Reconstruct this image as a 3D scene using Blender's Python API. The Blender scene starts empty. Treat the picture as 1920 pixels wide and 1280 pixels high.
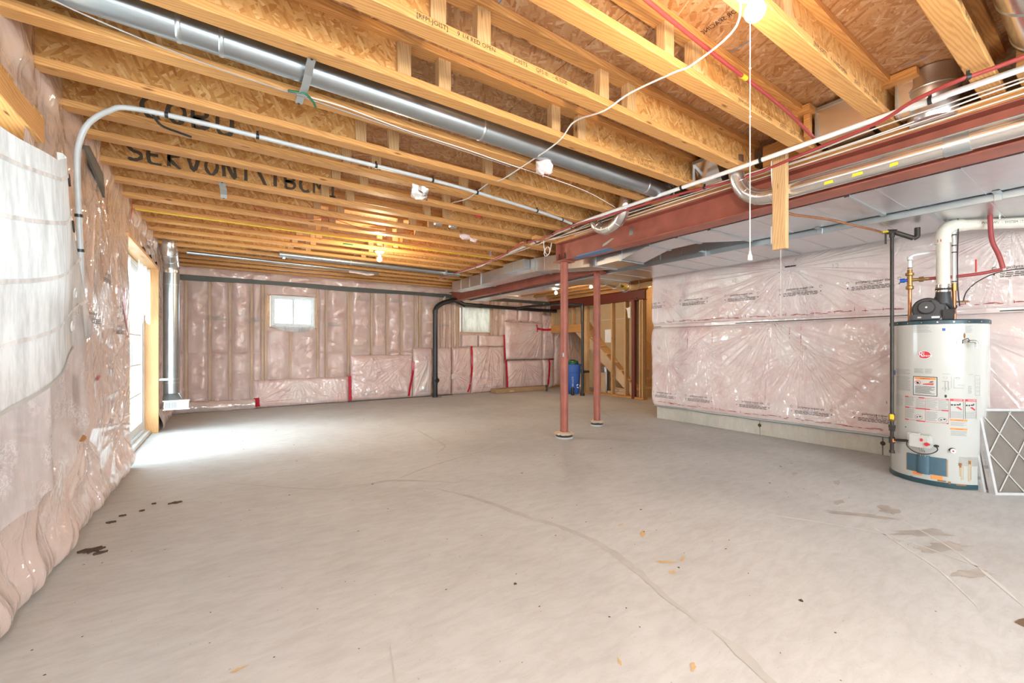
import bpy, bmesh, math, random
import numpy as np
from mathutils import Vector, Matrix
random.seed(7); rs = np.random.RandomState(11)
PI = math.pi
S = bpy.context.scene
COL = S.collection
# ------------------------------------------------------------------ camera, world, exposure
cam = bpy.data.cameras.new('camera'); cam.sensor_width = 36; cam.lens = 795/1920*36
cam.shift_y = 10/1920; cam.clip_start = .02
co = bpy.data.objects.new('camera', cam); COL.objects.link(co)
co.location = (0, 0, 1.1); co.rotation_euler = (PI/2, 0, -math.radians(33.94)); S.camera = co
W = bpy.data.worlds.new('sky'); S.world = W; W.use_nodes = True
bg = W.node_tree.nodes['Background']; bg.inputs[0].default_value = (.80, .93, 1, 1); bg.inputs[1].default_value = 6.5
S.view_settings.view_transform = 'Standard'; S.view_settings.look = 'None'; S.view_settings.gamma = 1
S.view_settings.use_curve_mapping = False; S.view_settings.exposure = .80
S.cycles.max_bounces = 8; S.cycles.diffuse_bounces = 5; S.cycles.transparent_max_bounces = 12
S.cycles.use_denoising = True
S.cycles.sample_clamp_indirect = 6
def lamp(name, kind, loc, power, color, size=.05, rot=(0, 0, 0), sy=None):
    l = bpy.data.lights.new(name, kind); l.energy = power; l.color = color
    if kind == 'AREA':
        l.shape = 'RECTANGLE'; l.size = size; l.size_y = sy or size
    else: l.shadow_soft_size = size
    o = bpy.data.objects.new(name, l); COL.objects.link(o); o.location = loc; o.rotation_euler = rot; return o
WARM = (1, .78, .52)
lamp('near_bulb_light', 'POINT', (1.46, .72, 2.12), 22, WARM, .04)
lamp('far_bulb_light', 'POINT', (1.63, 5.47, 2.18), 44, WARM, .04)
lamp('side_room_bulb_light', 'POINT', (5.47, 6.55, 2.07), 26, WARM, .04)
lamp('stair_landing_light', 'POINT', (7.75, 6.0, 2.3), 9, (1, .7, .4), .06)
lamp('rear_fill_light', 'AREA', (2.2, -1.9, 2.38), 20, (1, 1, 1), 3.2, (0, 0, 0), 1.2)  # soft fill added behind the camera, an unseen panel without a fixture

lamp('photographer_flash', 'POINT', (-.15, -.45, 1.95), 48, (.97, .99, 1), .07)
_s = lamp('hazy_sun', 'SUN', (-6, 6, 5), 4.5, (.93, .97, 1)); _s.data.angle = math.radians(38); _s.rotation_euler = Vector((.80, .05, -.52)).to_track_quat('-Z', 'Y').to_euler()

# ------------------------------------------------------------------ materials
def newmat(name):
    m = bpy.data.materials.new(name); m.use_nodes = True
    nt = m.node_tree; return m, nt, nt.nodes, nt.links, nt.nodes['Principled BSDF']
def setp(b, col=None, rough=None, metal=None, coat=None, cr=None, spec=None):
    if col is not None: b.inputs['Base Color'].default_value = (*col, 1)
    if rough is not None: b.inputs['Roughness'].default_value = rough
    if metal is not None: b.inputs['Metallic'].default_value = metal
    if coat is not None: b.inputs['Coat Weight'].default_value = coat
    if cr is not None: b.inputs['Coat Roughness'].default_value = cr
    if spec is not None: b.inputs['Specular IOR Level'].default_value = spec
def mapped(nt, scale=(1, 1, 1), rot=(0, 0, 0), src='Position'):
    if src == 'Position':
        g = nt.nodes.new('ShaderNodeNewGeometry'); out = g.outputs['Position']
    else:
        g = nt.nodes.new('ShaderNodeTexCoord'); out = g.outputs['Object']
    v = nt.nodes.new('ShaderNodeMapping'); v.inputs['Scale'].default_value = scale; v.inputs['Rotation'].default_value = rot
    nt.links.new(out, v.inputs[0]); return v.outputs[0]
def noise(nt, vec, scale, detail=3, rough=.55, dist=0):
    n = nt.nodes.new('ShaderNodeTexNoise'); n.inputs['Scale'].default_value = scale; n.inputs['Detail'].default_value = detail
    n.inputs['Roughness'].default_value = rough; n.inputs['Distortion'].default_value = dist
    nt.links.new(vec, n.inputs['Vector']); return n.outputs['Fac']
def ramp(nt, fac, stops, interp='LINEAR'):
    r = nt.nodes.new('ShaderNodeValToRGB'); r.color_ramp.interpolation = interp; e = r.color_ramp.elements
    while len(e) < len(stops): e.new(.5)
    for i, (p, c) in enumerate(stops):
        e[i].position = p; e[i].color = (*c, 1) if len(c) == 3 else c
    nt.links.new(fac, r.inputs[0]); return r.outputs[0]
def mix(nt, fac, a, b, mode='MIX'):
    m = nt.nodes.new('ShaderNodeMix'); m.data_type = 'RGBA'; m.blend_type = mode
    for sock, v in ((m.inputs['Factor'], fac), (m.inputs['A'] if 0 else m.inputs[6], a), (m.inputs[7], b)):
        if hasattr(v, 'is_output') or isinstance(v, bpy.types.NodeSocket): nt.links.new(v, sock)
        else: sock.default_value = v if not isinstance(v, tuple) or len(v) == 4 else (*v, 1)
    return m.outputs[2]
def bump(nt, b, h, strength=.3, dist=.01):
    n = nt.nodes.new('ShaderNodeBump'); n.inputs['Strength'].default_value = strength; n.inputs['Distance'].default_value = dist
    nt.links.new(h, n.inputs['Height']); nt.links.new(n.outputs[0], b.inputs['Normal']); return n.outputs[0]
def plain(name, col, rough=.5, metal=0, var=.06, scale=18, coat=0):
    m, nt, N, L, b = newmat(name); setp(b, col, rough, metal, coat, .1)
    f = noise(nt, mapped(nt), scale, 3)
    c = ramp(nt, f, [(.3, tuple(max(0, x*(1-var)) for x in col)), (.7, tuple(min(1, x*(1+var)) for x in col))])
    L.new(c, b.inputs['Base Color']); return m
def wood(name, axis, a=(.68, .365, .135), bcol=(.49, .235, .075), rough=.55, knots=True):
    m, nt, N, L, b = newmat(name); setp(b, a, rough, spec=.3)
    k = {'x': (1.2, 14, 14), 'y': (14, 1.2, 14), 'z': (14, 14, 1.2)}[axis]
    v = mapped(nt, k)
    f = noise(nt, v, 1.6, 4, .6, .8)
    w = nt.nodes.new('ShaderNodeTexWave'); w.inputs['Scale'].default_value = 3.1; w.inputs['Distortion'].default_value = 9; w.inputs['Detail'].default_value = 3; w.inputs['Detail Scale'].default_value = .6
    w.bands_direction = 'DIAGONAL'; L.new(v, w.inputs['Vector'])
    c1 = ramp(nt, w.outputs['Fac'], [(.0, tuple(p*.55+q*.45 for p, q in zip(bcol, a))), (.5, a), (1, tuple(min(1, x*1.07) for x in a))])
    c2 = mix(nt, f, (.8, .78, .72, 1), (1.12, 1.1, 1.08, 1)); c = mix(nt, 1.0, c1, c2, 'MULTIPLY')
    lum = noise(nt, mapped(nt, (.7, 2.4, 2.4)), 1.0, 1); c = mix(nt, 1.0, c, mix(nt, lum, (.78, .74, .7, 1), (1.15, 1.15, 1.15, 1)), 'MULTIPLY')
    if knots:
        vo = nt.nodes.new('ShaderNodeTexVoronoi'); kk = {'x': (3.2, 14, 14), 'y': (14, 3.2, 14), 'z': (14, 14, 3.2)}[axis]
        L.new(mapped(nt, kk), vo.inputs['Vector']); vo.inputs['Scale'].default_value = 1
        kf = ramp(nt, vo.outputs['Distance'], [(0.05, (1, 1, 1)), (.12, (0, 0, 0))])
        c = mix(nt, kf, c, (.20, .075, .025, 1))
    L.new(c, b.inputs['Base Color']); bump(nt, b, f, .15, .003); return m
def osb(name, plane, tint=1.0):
    m, nt, N, L, b = newmat(name); setp(b, (.6, .4, .2), .42, spec=.4)
    cols = [(.0, (.42*tint, .185*tint, .06)), (.25, (.58*tint, .31*tint, .115)), (.5, (.68*tint, .42*tint, .19)), (.75, (.50*tint, .24*tint, .08)), (1, (.76*tint, .53*tint, .29))]
    outs = []
    for i, (ang, sc) in enumerate([(.12, (11, 85, 85)), (-.5, (13, 70, 70)), (.75, (12, 60, 60)), (-1.1, (15, 75, 75))]):
        if plane == 'xz': rot = (0, ang, 0)
        else: rot = (0, 0, ang)
        v = mapped(nt, (1, 1, 1), rot)
        mp = nt.nodes.new('ShaderNodeMapping'); mp.inputs['Scale'].default_value = sc if plane == 'xz' else sc; mp.inputs['Location'].default_value = (i*3.1, i*1.7, i*.9)
        L.new(v, mp.inputs[0])
        vo = nt.nodes.new('ShaderNodeTexVoronoi'); vo.inputs['Scale'].default_value = 1; vo.inputs['Randomness'].default_value = 1
        L.new(mp.outputs[0], vo.inputs['Vector'])
        sep = nt.nodes.new('ShaderNodeSeparateColor'); L.new(vo.outputs['Color'], sep.inputs[0])
        outs.append((ramp(nt, sep.outputs[0], cols), sep.outputs[1], vo.outputs['Distance']))
    c = outs[0][0]; h = outs[0][2]
    for i, th in ((1, .42), (2, .60), (3, .66)):
        f = ramp(nt, outs[i][1], [(th, (0, 0, 0)), (th+.01, (1, 1, 1))])
        c = mix(nt, f, c, outs[i][0])
    pale = noise(nt, mapped(nt, (2, 2, 2)), 1.2, 2)
    c = mix(nt, 1.0, c, mix(nt, pale, (.86, .82, .78, 1), (1.14, 1.14, 1.12, 1)), 'MULTIPLY')
    fine = noise(nt, mapped(nt, (1, 1, 1)), 160, 2); c = mix(nt, .25, c, mix(nt, fine, (.5, .45, .4, 1), (1.3, 1.3, 1.3, 1)), 'MULTIPLY')
    L.new(c, b.inputs['Base Color']); bump(nt, b, outs[1][2], .2, .002); return m
def galv(name, col=(.62, .66, .68), rough=.28, streak=(3, 3, 3)):
    m, nt, N, L, b = newmat(name); setp(b, col, rough, .92)
    f = noise(nt, mapped(nt, streak), 3, 2)
    L.new(ramp(nt, f, [(.2, tuple(x*.93 for x in col)), (.8, tuple(min(1, x*1.04) for x in col))]), b.inputs['Base Color'])
    return m
def film(name, base, alt, dark=None, rough=.42, cr=.09, bs=.55, sc=7, coat=1.0, fine=1.0):
    """fibreglass seen through taut clear polythene: mottled colour under a glossy coat"""
    m, nt, N, L, b = newmat(name); setp(b, base, rough, 0, coat, cr)
    p = mapped(nt)
    c = ramp(nt, noise(nt, p, 3.2, 5, .62, .6), [(.32, alt), (.5, base), (.70, tuple(min(1, x*1.06) for x in base))])
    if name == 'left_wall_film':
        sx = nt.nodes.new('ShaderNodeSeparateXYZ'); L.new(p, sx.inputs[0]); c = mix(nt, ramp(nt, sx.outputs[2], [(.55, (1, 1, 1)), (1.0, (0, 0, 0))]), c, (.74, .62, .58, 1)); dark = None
    if dark: c = mix(nt, ramp(nt, noise(nt, p, 1.6, 3, .5, .8), [(.5, (0, 0, 0)), (.72, (1, 1, 1))]), c, (*dark, 1))
    L.new(c, b.inputs['Base Color'])
    n = nt.nodes.new('ShaderNodeTexNoise'); n.inputs['Scale'].default_value = sc; n.inputs['Detail'].default_value = 3; n.inputs['Distortion'].default_value = 1.3; L.new(p, n.inputs['Vector'])
    r = ramp(nt, n.outputs['Fac'], [(.30, (0, 0, 0)), (.46, (.35, .35, .35)), (.5, (1, 1, 1)), (.54, (.35, .35, .35)), (.7, (0, 0, 0))], 'B_SPLINE')
    bn = nt.nodes.new('ShaderNodeBump'); bn.inputs['Strength'].default_value = bs; bn.inputs['Distance'].default_value = .007
    at = nt.nodes.new('ShaderNodeAttribute'); at.attribute_name = 'crease'; b2 = nt.nodes.new('ShaderNodeBump'); b2.inputs['Strength'].default_value = 1; b2.inputs['Distance'].default_value = fine
    L.new(at.outputs['Fac'], b2.inputs['Height']); L.new(b2.outputs[0], bn.inputs['Normal']); b.inputs['Coat IOR'].default_value = 2.1
    L.new(r, bn.inputs['Height']); L.new(bn.outputs[0], b.inputs['Coat Normal']); return m
def clear(name, alpha=.16, tint=(.95, .9, .88), sc=7, bs=1.0):
    """single clear polythene sheet: thin, wrinkled, see-through"""
    m, nt, N, L, b = newmat(name); setp(b, tint, .12, 0, spec=.9)
    n = nt.nodes.new('ShaderNodeTexNoise'); n.inputs['Scale'].default_value = sc; n.inputs['Detail'].default_value = 3; n.inputs['Distortion'].default_value = 1.4; L.new(mapped(nt), n.inputs['Vector'])
    nrm = bump(nt, b, n.outputs['Fac'], bs, .03)
    t = nt.nodes.new('ShaderNodeBsdfTransparent'); t.inputs[0].default_value = (.98, .95, .94, 1); ms = nt.nodes.new('ShaderNodeMixShader')
    lw = nt.nodes.new('ShaderNodeLayerWeight'); lw.inputs[0].default_value = .35; L.new(nrm, lw.inputs['Normal'])
    mr = nt.nodes.new('ShaderNodeMapRange'); L.new(lw.outputs['Fresnel'], mr.inputs[0]); mr.inputs[3].default_value = alpha; mr.inputs[4].default_value = .9
    L.new(mr.outputs[0], ms.inputs[0]); L.new(t.outputs[0], ms.inputs[1]); L.new(b.outputs[0], ms.inputs[2])
    L.new(ms.outputs[0], N['Material Output'].inputs[0]); return m
def cloth(name, col, trans=.5, alpha=1.0, weave=260, pat=None, emit=None):
    m, nt, N, L, b = newmat(name); N.remove(b)
    d = nt.nodes.new('ShaderNodeBsdfDiffuse'); tr = nt.nodes.new('ShaderNodeBsdfTranslucent'); ms = nt.nodes.new('ShaderNodeMixShader')
    ms.inputs[0].default_value = trans
    f = noise(nt, mapped(nt, (1, 1, .25)), weave/20, 4, .7); c = ramp(nt, f, [(.36, tuple(x*.74 for x in col)), (.58, col)])
    L.new(c, d.inputs[0]); L.new(c, tr.inputs[0]); L.new(d.outputs[0], ms.inputs[1]); L.new(tr.outputs[0], ms.inputs[2]); out = ms.outputs[0]
    if alpha < 1 or pat:
        t = nt.nodes.new('ShaderNodeBsdfTransparent'); m2 = nt.nodes.new('ShaderNodeMixShader'); m2.inputs[0].default_value = alpha
        if pat:
            vo = nt.nodes.new('ShaderNodeTexNoise'); vo.inputs['Scale'].default_value = pat; vo.inputs['Detail'].default_value = 3; vo.inputs['Distortion'].default_value = 2; L.new(mapped(nt), vo.inputs['Vector'])
            big = noise(nt, mapped(nt), 5, 1); mu = nt.nodes.new('ShaderNodeMath'); mu.operation = 'MULTIPLY'
            L.new(ramp(nt, vo.outputs['Fac'], [(.47, (0, 0, 0)), (.53, (1, 1, 1))]), mu.inputs[0]); L.new(ramp(nt, big, [(.5, (0, 0, 0)), (.6, (1, 1, 1))]), mu.inputs[1])
            r = nt.nodes.new('ShaderNodeMapRange'); L.new(mu.outputs[0], r.inputs[0]); r.inputs[3].default_value = alpha; r.inputs[4].default_value = min(1, alpha+.3); L.new(r.outputs[0], m2.inputs[0])
        L.new(t.outputs[0], m2.inputs[1]); L.new(out, m2.inputs[2]); out = m2.outputs[0]
    L.new(out, N['Material Output'].inputs[0]); return m
def emit(name, col, s):
    m, nt, N, L, b = newmat(name); setp(b, col, .4); b.inputs['Emission Color'].default_value = (*col, 1); b.inputs['Emission Strength'].default_value = s; return m
def concrete(name, a=(.60, .535, .475), bcol=(.49, .43, .375), stain=(.42, .33, .25), rough=.62):
    m, nt, N, L, b = newmat(name); setp(b, a, rough, spec=.35); p = mapped(nt)
    c = ramp(nt, noise(nt, p, .9, 5, .6, .5), [(.3, bcol), (.55, a), (.75, tuple(x*1.06 for x in a))])
    c = mix(nt, ramp(nt, noise(nt, p, .5, 4, .6, 1), [(.55, (0, 0, 0)), (.8, (.5, .5, .5))]), c, (*stain, 1))
    c = mix(nt, .5, c, ramp(nt, noise(nt, mapped(nt, (1, 3, 1), (0, 0, .5)), 7, 5, .7, .5), [(.35, (.82, .80, .78)), (.6, (1.05, 1.05, 1.05))]), 'MULTIPLY')
    sp = noise(nt, p, 75, 2, .6); c = mix(nt, ramp(nt, sp, [(.70, (0, 0, 0)), (.74, (.6, .6, .6))]), c, (.25, .22, .2, 1))
    L.new(c, b.inputs['Base Color']); bump(nt, b, noise(nt, p, 22, 5, .7), .22, .006)
    r = ramp(nt, noise(nt, p, 2, 3), [(.3, (rough-.1,)*3), (.7, (rough+.12,)*3)]); L.new(r, b.inputs['Roughness']); return m
M = dict(
    floor=concrete('floor_concrete', (.535, .545, .54), (.465, .47, .465), (.43, .395, .35)), wallcon=concrete('wall_concrete', (.58, .55, .48), (.48, .46, .40), (.42, .38, .30), .8),
    wx=wood('lumber_along_x', 'x'), wy=wood('lumber_along_y', 'y'), wz=wood('lumber_upright', 'z', (.66, .45, .24), (.50, .31, .14)),
    stringer=wood('pale_stringer', 'y', (.72, .56, .40), (.62, .46, .31), knots=False), jamb=wood('clear_pine_jamb', 'z', (.80, .50, .25), (.70, .40, .17), .4, False),
    osbw=osb('strand_board_web', 'xz', 1.14), osbf=osb('strand_board_subfloor', 'xy', .84),
    galv=galv('galvanised_steel', (.44, .49, .52), .30), galvdark=galv('dull_galvanised', (.62, .62, .64), .30), foil=galv('bright_foil_duct', (.78, .76, .73), .17), band=galv('steel_strap', (.55, .6, .62), .35),
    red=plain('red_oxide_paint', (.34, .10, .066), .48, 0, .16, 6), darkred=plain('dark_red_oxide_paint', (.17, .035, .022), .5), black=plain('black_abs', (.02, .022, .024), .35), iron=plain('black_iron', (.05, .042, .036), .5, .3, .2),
    white=plain('white_vinyl', (.66, .69, .70), .35), pex=plain('white_pex', (.78, .79, .79), .32), redpex=plain('red_pex', (.36, .055, .055), .35), cable=plain('white_cable', (.80, .77, .74), .45), greycable=plain('grey_cable', (.35, .33, .32), .5),
    pvc=plain('cream_pvc', (.74, .71, .62), .35), pink=plain('pink_fibreglass', (.66, .38, .37), .95, 0, .2, 9), tuft=plain('pale_fibreglass', (.74, .60, .58), .95, 0, .15, 14),
    batt=film('pink_batt_film', (.68, .49, .43), (.58, .36, .32), (.66, .52, .42), .6, .16, .5, 8, .5),
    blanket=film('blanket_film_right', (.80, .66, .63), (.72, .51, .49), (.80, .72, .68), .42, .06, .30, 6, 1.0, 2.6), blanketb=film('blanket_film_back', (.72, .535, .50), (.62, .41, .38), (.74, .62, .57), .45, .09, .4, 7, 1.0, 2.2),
    left=film('left_wall_film', (.62, .49, .43), (.54, .39, .33), (.68, .57, .52), .34, .06, .5, 4, 1.0, 1.5), clear=clear('clear_polythene', .20), membrane=plain('dark_membrane', (.10, .10, .09), .5),
    heater=plain('heater_enamel', (.54, .545, .515), .16, 0, .015, 3, .8), teal=plain('heater_teal', (.022, .06, .075), .35), steelblue=plain('access_panel_blue', (.055, .115, .155), .38),
    paper=plain('white_paper', (.82, .82, .84), .7), label=plain('grey_label', (.48, .48, .46), .5), ink=plain('black_ink', (.03, .025, .025), .6), greyink=plain('grey_ink', (.33, .33, .32), .6), redink=plain('red_ink', (.60, .03, .035), .5), orange=plain('orange_label', (.85, .28, .06), .5),
    tape=plain('red_tape', (.50, .012, .035), .3), yellow=plain('yellow_tape', (.78, .62, .03), .5), brass=plain('brass', (.38, .22, .08), .35, .8, .2), copper=plain('copper', (.50, .22, .11), .35, .8, .2), blue=plain('blue_plastic', (.02, .10, .44), .35),
    green=plain('green_plastic', (.02, .14, .075), .25), card=plain('cardboard', (.40, .26, .14), .75), drywall=plain('drywall_back', (.47, .335, .19), .8, 0, .05, 3), drypaint=plain('cream_drywall', (.70, .52, .29), .7), rust=plain('rust', (.28, .12, .03), .7),
    dirt=plain('dark_dirt', (.075, .05, .035), .9), patch=plain('crack_filler', (.455, .445, .425), .8, 0, .08, 9), stain=plain('yellow_stain', (.58, .40, .20), .6), damp=plain('damp_patch', (.40, .37, .335), .5, 0, .2, 10), pale=plain('pale_scrape', (.62, .61, .59), .7),
    filterp=plain('filter_pleat', (.44, .42, .39), .9), filterf=plain('filter_frame', (.52, .525, .53), .6), spray=plain('black_spray', (.10, .08, .055), .8), glass=None,
    curtain=cloth('white_curtain_cloth', (.74, .765, .775), .09), tuck=cloth('curtain_tuck_cloth', (.97, .97, .97), .35), lace=cloth('white_lace', (.90, .87, .88), .5, .62, 200, 38), blind=cloth('cream_blind', (.74, .72, .62), .10),
    torn=cloth('torn_valance', (.92, .94, .95), .55, .9), bulb=emit('lit_bulb_glass', (1, .93, .8), 14), bulboff=emit('soft_bulb_glass', (1, .95, .88), 2.2), porcelain=plain('white_porcelain', (.8, .8, .78), .3),
    greypvc=plain('grey_pvc', (.50, .53, .54), .35), drainbrown=plain('drain_silt', (.17, .11, .06), .8), foam=plain('dirty_foam', (.58, .48, .36), .9), snow=plain('outside_ground', (.7, .72, .7), .9), bluepaint=plain('blue_layout_paint', (.10, .26, .48), .6), darkplastic=plain('blower_plastic', (.035, .036, .04), .42), chrome=galv('chrome_valve', (.75, .75, .72), .12), shadowgrille=plain('mesh_screen', (.25, .22, .18), .6))
mg, nt, N, L, b = newmat('window_glass'); setp(b, (1, 1, 1), .02)
t = nt.nodes.new('ShaderNodeBsdfTransparent'); gl = nt.nodes.new('ShaderNodeBsdfGlossy'); gl.inputs['Roughness'].default_value = .03; ms = nt.nodes.new('ShaderNodeMixShader'); ms.inputs[0].default_value = .08
t.inputs[0].default_value = (.93, .96, .97, 1)
L.new(t.outputs[0], ms.inputs[1]); L.new(gl.outputs[0], ms.inputs[2]); L.new(ms.outputs[0], N['Material Output'].inputs[0]); M['glass'] = mg

# ------------------------------------------------------------------ mesh helpers
def tag(o, label=None, cat=None, group=None, kind=None):
    if label: o['label'] = label
    if cat: o['category'] = cat
    if group: o['group'] = group
    if kind: o['kind'] = kind
    return o
ORG = {}
def org(o): return ORG.get(o.name, Vector((0, 0, 0))) if o else Vector((0, 0, 0))
def empty(name, loc=(0, 0, 0), **k):
    o = bpy.data.objects.new(name, None); COL.objects.link(o); o.location = loc; o.empty_display_size = .1
    ORG[o.name] = Vector(loc); return tag(o, **k)
def frame_of(d):
    d = Vector(d).normalized(); a = Vector((0, 0, 1)) if abs(d.z) < .9 else Vector((1, 0, 0))
    u = d.cross(a).normalized(); return u, d.cross(u).normalized()
class MB:
    def __init__(s): s.v = []; s.f = []; s.sm = []
    def add(s, vs, fs, sm=False):
        n = len(s.v); s.v += [tuple(v) for v in vs]; s.f += [tuple(i+n for i in f) for f in fs]; s.sm += [sm]*len(fs); return s
    def box(s, a, b):
        (x0, y0, z0), (x1, y1, z1) = a, b
        if x0 > x1: x0, x1 = x1, x0
        if y0 > y1: y0, y1 = y1, y0
        if z0 > z1: z0, z1 = z1, z0
        return s.add([(x0, y0, z0), (x1, y0, z0), (x1, y1, z0), (x0, y1, z0), (x0, y0, z1), (x1, y0, z1), (x1, y1, z1), (x0, y1, z1)],
                     [(0, 3, 2, 1), (4, 5, 6, 7), (0, 1, 5, 4), (1, 2, 6, 5), (2, 3, 7, 6), (3, 0, 4, 7)])
    def cbox(s, a, b, c=.003):
        """box with chamfered edges along every axis (octagonal prism style corners)"""
        bm = bmesh.new(); bmesh.ops.create_cube(bm, size=1)
        for v in bm.verts: v.co = Vector([a[i]+(b[i]-a[i])*(v.co[i]+.5) for i in range(3)])
        bmesh.ops.recalc_face_normals(bm, faces=bm.faces)
        bmesh.ops.bevel(bm, geom=bm.edges[:], offset=c, segments=1, affect='EDGES')
        bm.verts.index_update(); s.add([v.co[:] for v in bm.verts], [[v.index for v in f.verts] for f in bm.faces]); bm.free(); return s
    def loft(s, rings, cap=True, sm=True, closed=True):
        n = len(rings[0]); vs = [p for r in rings for p in r]; fs = []
        for i in range(len(rings)-1):
            for j in range(n if closed else n-1):
                k = (j+1) % n; fs.append((i*n+j, i*n+k, (i+1)*n+k, (i+1)*n+j))
        s.add(vs, fs, sm)
        if cap and closed: s.add(rings[0], [tuple(reversed(range(n)))]); s.add(rings[-1], [tuple(range(n))])
        return s
    def tube(s, pts, r, n=12, cap=True, sm=True):
        pts = [Vector(p) for p in pts]; rr = r if isinstance(r, (list, tuple)) else [r]*len(pts); rings = []
        u = None
        for i, p in enumerate(pts):
            d = (pts[min(i+1, len(pts)-1)]-pts[max(i-1, 0)]).normalized()
            if u is None: u, w = frame_of(d)
            else: u = (u-d*u.dot(d)).normalized(); w = d.cross(u)
            if i == 0: w = d.cross(u)
            rings.append([tuple(p+(u*math.cos(a)+w*math.sin(a))*rr[i]) for a in [2*PI*j/n for j in range(n)]])
        return s.loft(rings, cap, sm)
    def cyl(s, a, b, r, n=16, r2=None): return s.tube([a, b], [r, r2 if r2 is not None else r], n)
    def lathe(s, c, prof, n=32, axis='z', a0=0, a1=2*PI):
        rings = []
        for (r, h) in prof:
            ring = []
            for j in range(n):
                a = a0+(a1-a0)*j/n; x, y = r*math.cos(a), r*math.sin(a)
                p = {'z': (x, y, h), 'x': (h, x, y), 'y': (y, h, x)}[axis]; ring.append((c[0]+p[0], c[1]+p[1], c[2]+p[2]))
            rings.append(ring)
        return s.loft(rings, True, True)
    def poly(s, pts, th):
        """prism: outline pts, extruded by vector th"""
        n = len(pts); q = [tuple(Vector(p)+Vector(th)) for p in pts]
        return s.add(list(pts)+q, [tuple(range(n)), tuple(reversed(range(n, 2*n)))]+[(i, (i+1) % n, n+(i+1) % n, n+i) for i in range(n)])
    def build(s, name, mat, parent=None, loc=None, fix=True):
        me = bpy.data.meshes.new(name)
        off = Vector(loc) if loc is not None else org(parent).copy()
        me.from_pydata([tuple(Vector(v)-off) for v in s.v], [], s.f)
        me.polygons.foreach_set('use_smooth', s.sm); me.materials.append(M[mat] if isinstance(mat, str) else mat)
        if fix and len(s.f) < 40000:
            bm = bmesh.new(); bm.from_mesh(me)
            bmesh.ops.remove_doubles(bm, verts=bm.verts, dist=1e-6); bmesh.ops.recalc_face_normals(bm, faces=bm.faces); bm.to_mesh(me); bm.free()
            if any(s.sm): me.set_sharp_from_angle(angle=math.radians(40))
        o = bpy.data.objects.new(name, me); COL.objects.link(o)
        if parent: o.parent = parent
        o.location = off-org(parent); ORG[o.name] = off; return o
def dup(o, loc, parent=None, scale=None):
    c = o.copy(); COL.objects.link(c); c.location = loc
    if parent is not None: c.parent = parent
    if scale: c.scale = scale
    return c
def smooth_path(pts, n=8):
    P = [Vector(p) for p in pts]; out = []
    for i in range(len(P)-1):
        p0, p1, p2, p3 = P[max(i-1, 0)], P[i], P[i+1], P[min(i+2, len(P)-1)]
        for k in range(n):
            t = k/n; out.append(.5*((2*p1)+(-p0+p2)*t+(2*p0-5*p1+4*p2-p3)*t*t+(-p0+3*p1-3*p2+p3)*t**3))
    return out+[P[-1]]
# value noise on lattices (numpy)
_lat = [np.random.RandomState(i+50).rand(64, 64) for i in range(12)]
def vn(x, y, k=0):
    x = np.asarray(x, float); y = np.asarray(y, float); xi = np.floor(x).astype(int); yi = np.floor(y).astype(int); fx = x-xi; fy = y-yi
    fx = fx*fx*(3-2*fx); fy = fy*fy*(3-2*fy); A = _lat[k % 12]
    g = lambda i, j: A[i % 64, j % 64]
    return (g(xi, yi)*(1-fx)+g(xi+1, yi)*fx)*(1-fy)+(g(xi, yi+1)*(1-fx)+g(xi+1, yi+1)*fx)*fy
def ridge(n): return np.clip(1-np.abs(2*n-1)*2.2, 0, 1)**2
def crinkle(u, v, k=0, s=(3, 3), warp=.7):
    wu = u+warp*(vn(u*1.3+5, v*1.3, k+1)-.5); wv = v+warp*(vn(u*1.3, v*1.3+9, k+2)-.5)
    return .62*ridge(vn(wu*s[0], wv*s[1], k))+.28*ridge(vn(wu*s[0]*2.3+3, wv*s[1]*2.3, k+3))+.10*ridge(vn(wu*s[0]*5, wv*s[1]*5, k+4))
def fan(u, v, u0, v0, n, R, a0=None, a1=None, k=0):
    th = np.arctan2(v-v0, u-u0); r = np.hypot(u-u0, v-v0)
    w = ridge(vn(th*n+20, r*1.6, k))*np.exp(-(r/R)**2)*np.clip(r/.06, 0, 1)
    if a0 is not None:
        mid = (a0+a1)/2; d = np.abs((th-mid+PI) % (2*PI)-PI); w = w*np.clip(((a1-a0)/2-d)/.25, 0, 1)
    return w
def grid_obj(name, mat, P, mask=None, parent=None, crease=None, **k):
    """P: (nu,nv,3) positions; mask: (nu-1,nv-1) True = keep"""
    nu, nv, _ = P.shape; off = np.array(org(parent))
    idx = np.arange(nu*nv).reshape(nu, nv); q = np.stack([idx[:-1, :-1], idx[1:, :-1], idx[1:, 1:], idx[:-1, 1:]], -1)
    q = q[mask] if mask is not None else q.reshape(-1, 4)
    me = bpy.data.meshes.new(name); V = (P-off).reshape(-1, 3)
    used = np.unique(q); rem = -np.ones(nu*nv, int); rem[used] = np.arange(len(used)); q = rem[q]; V = V[used]
    me.vertices.add(len(V)); me.vertices.foreach_set('co', V.astype(np.float32).ravel())
    me.loops.add(q.size); me.loops.foreach_set('vertex_index', q.astype(np.int32).ravel())
    me.polygons.add(len(q)); me.polygons.foreach_set('loop_start', np.arange(0, q.size, 4, dtype=np.int32)); me.polygons.foreach_set('use_smooth', [True]*len(q))
    me.update(calc_edges=True)
    if crease is not None: me.attributes.new('crease', 'FLOAT', 'POINT').data.foreach_set('value', np.asarray(crease, np.float32).reshape(-1)[used])
    me.validate(); me.materials.append(M[mat] if isinstance(mat, str) else mat)
    o = bpy.data.objects.new(name, me); COL.objects.link(o)
    if parent: o.parent = parent
    ORG[o.name] = Vector(off); return tag(o, **k)
_tc = {}
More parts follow.
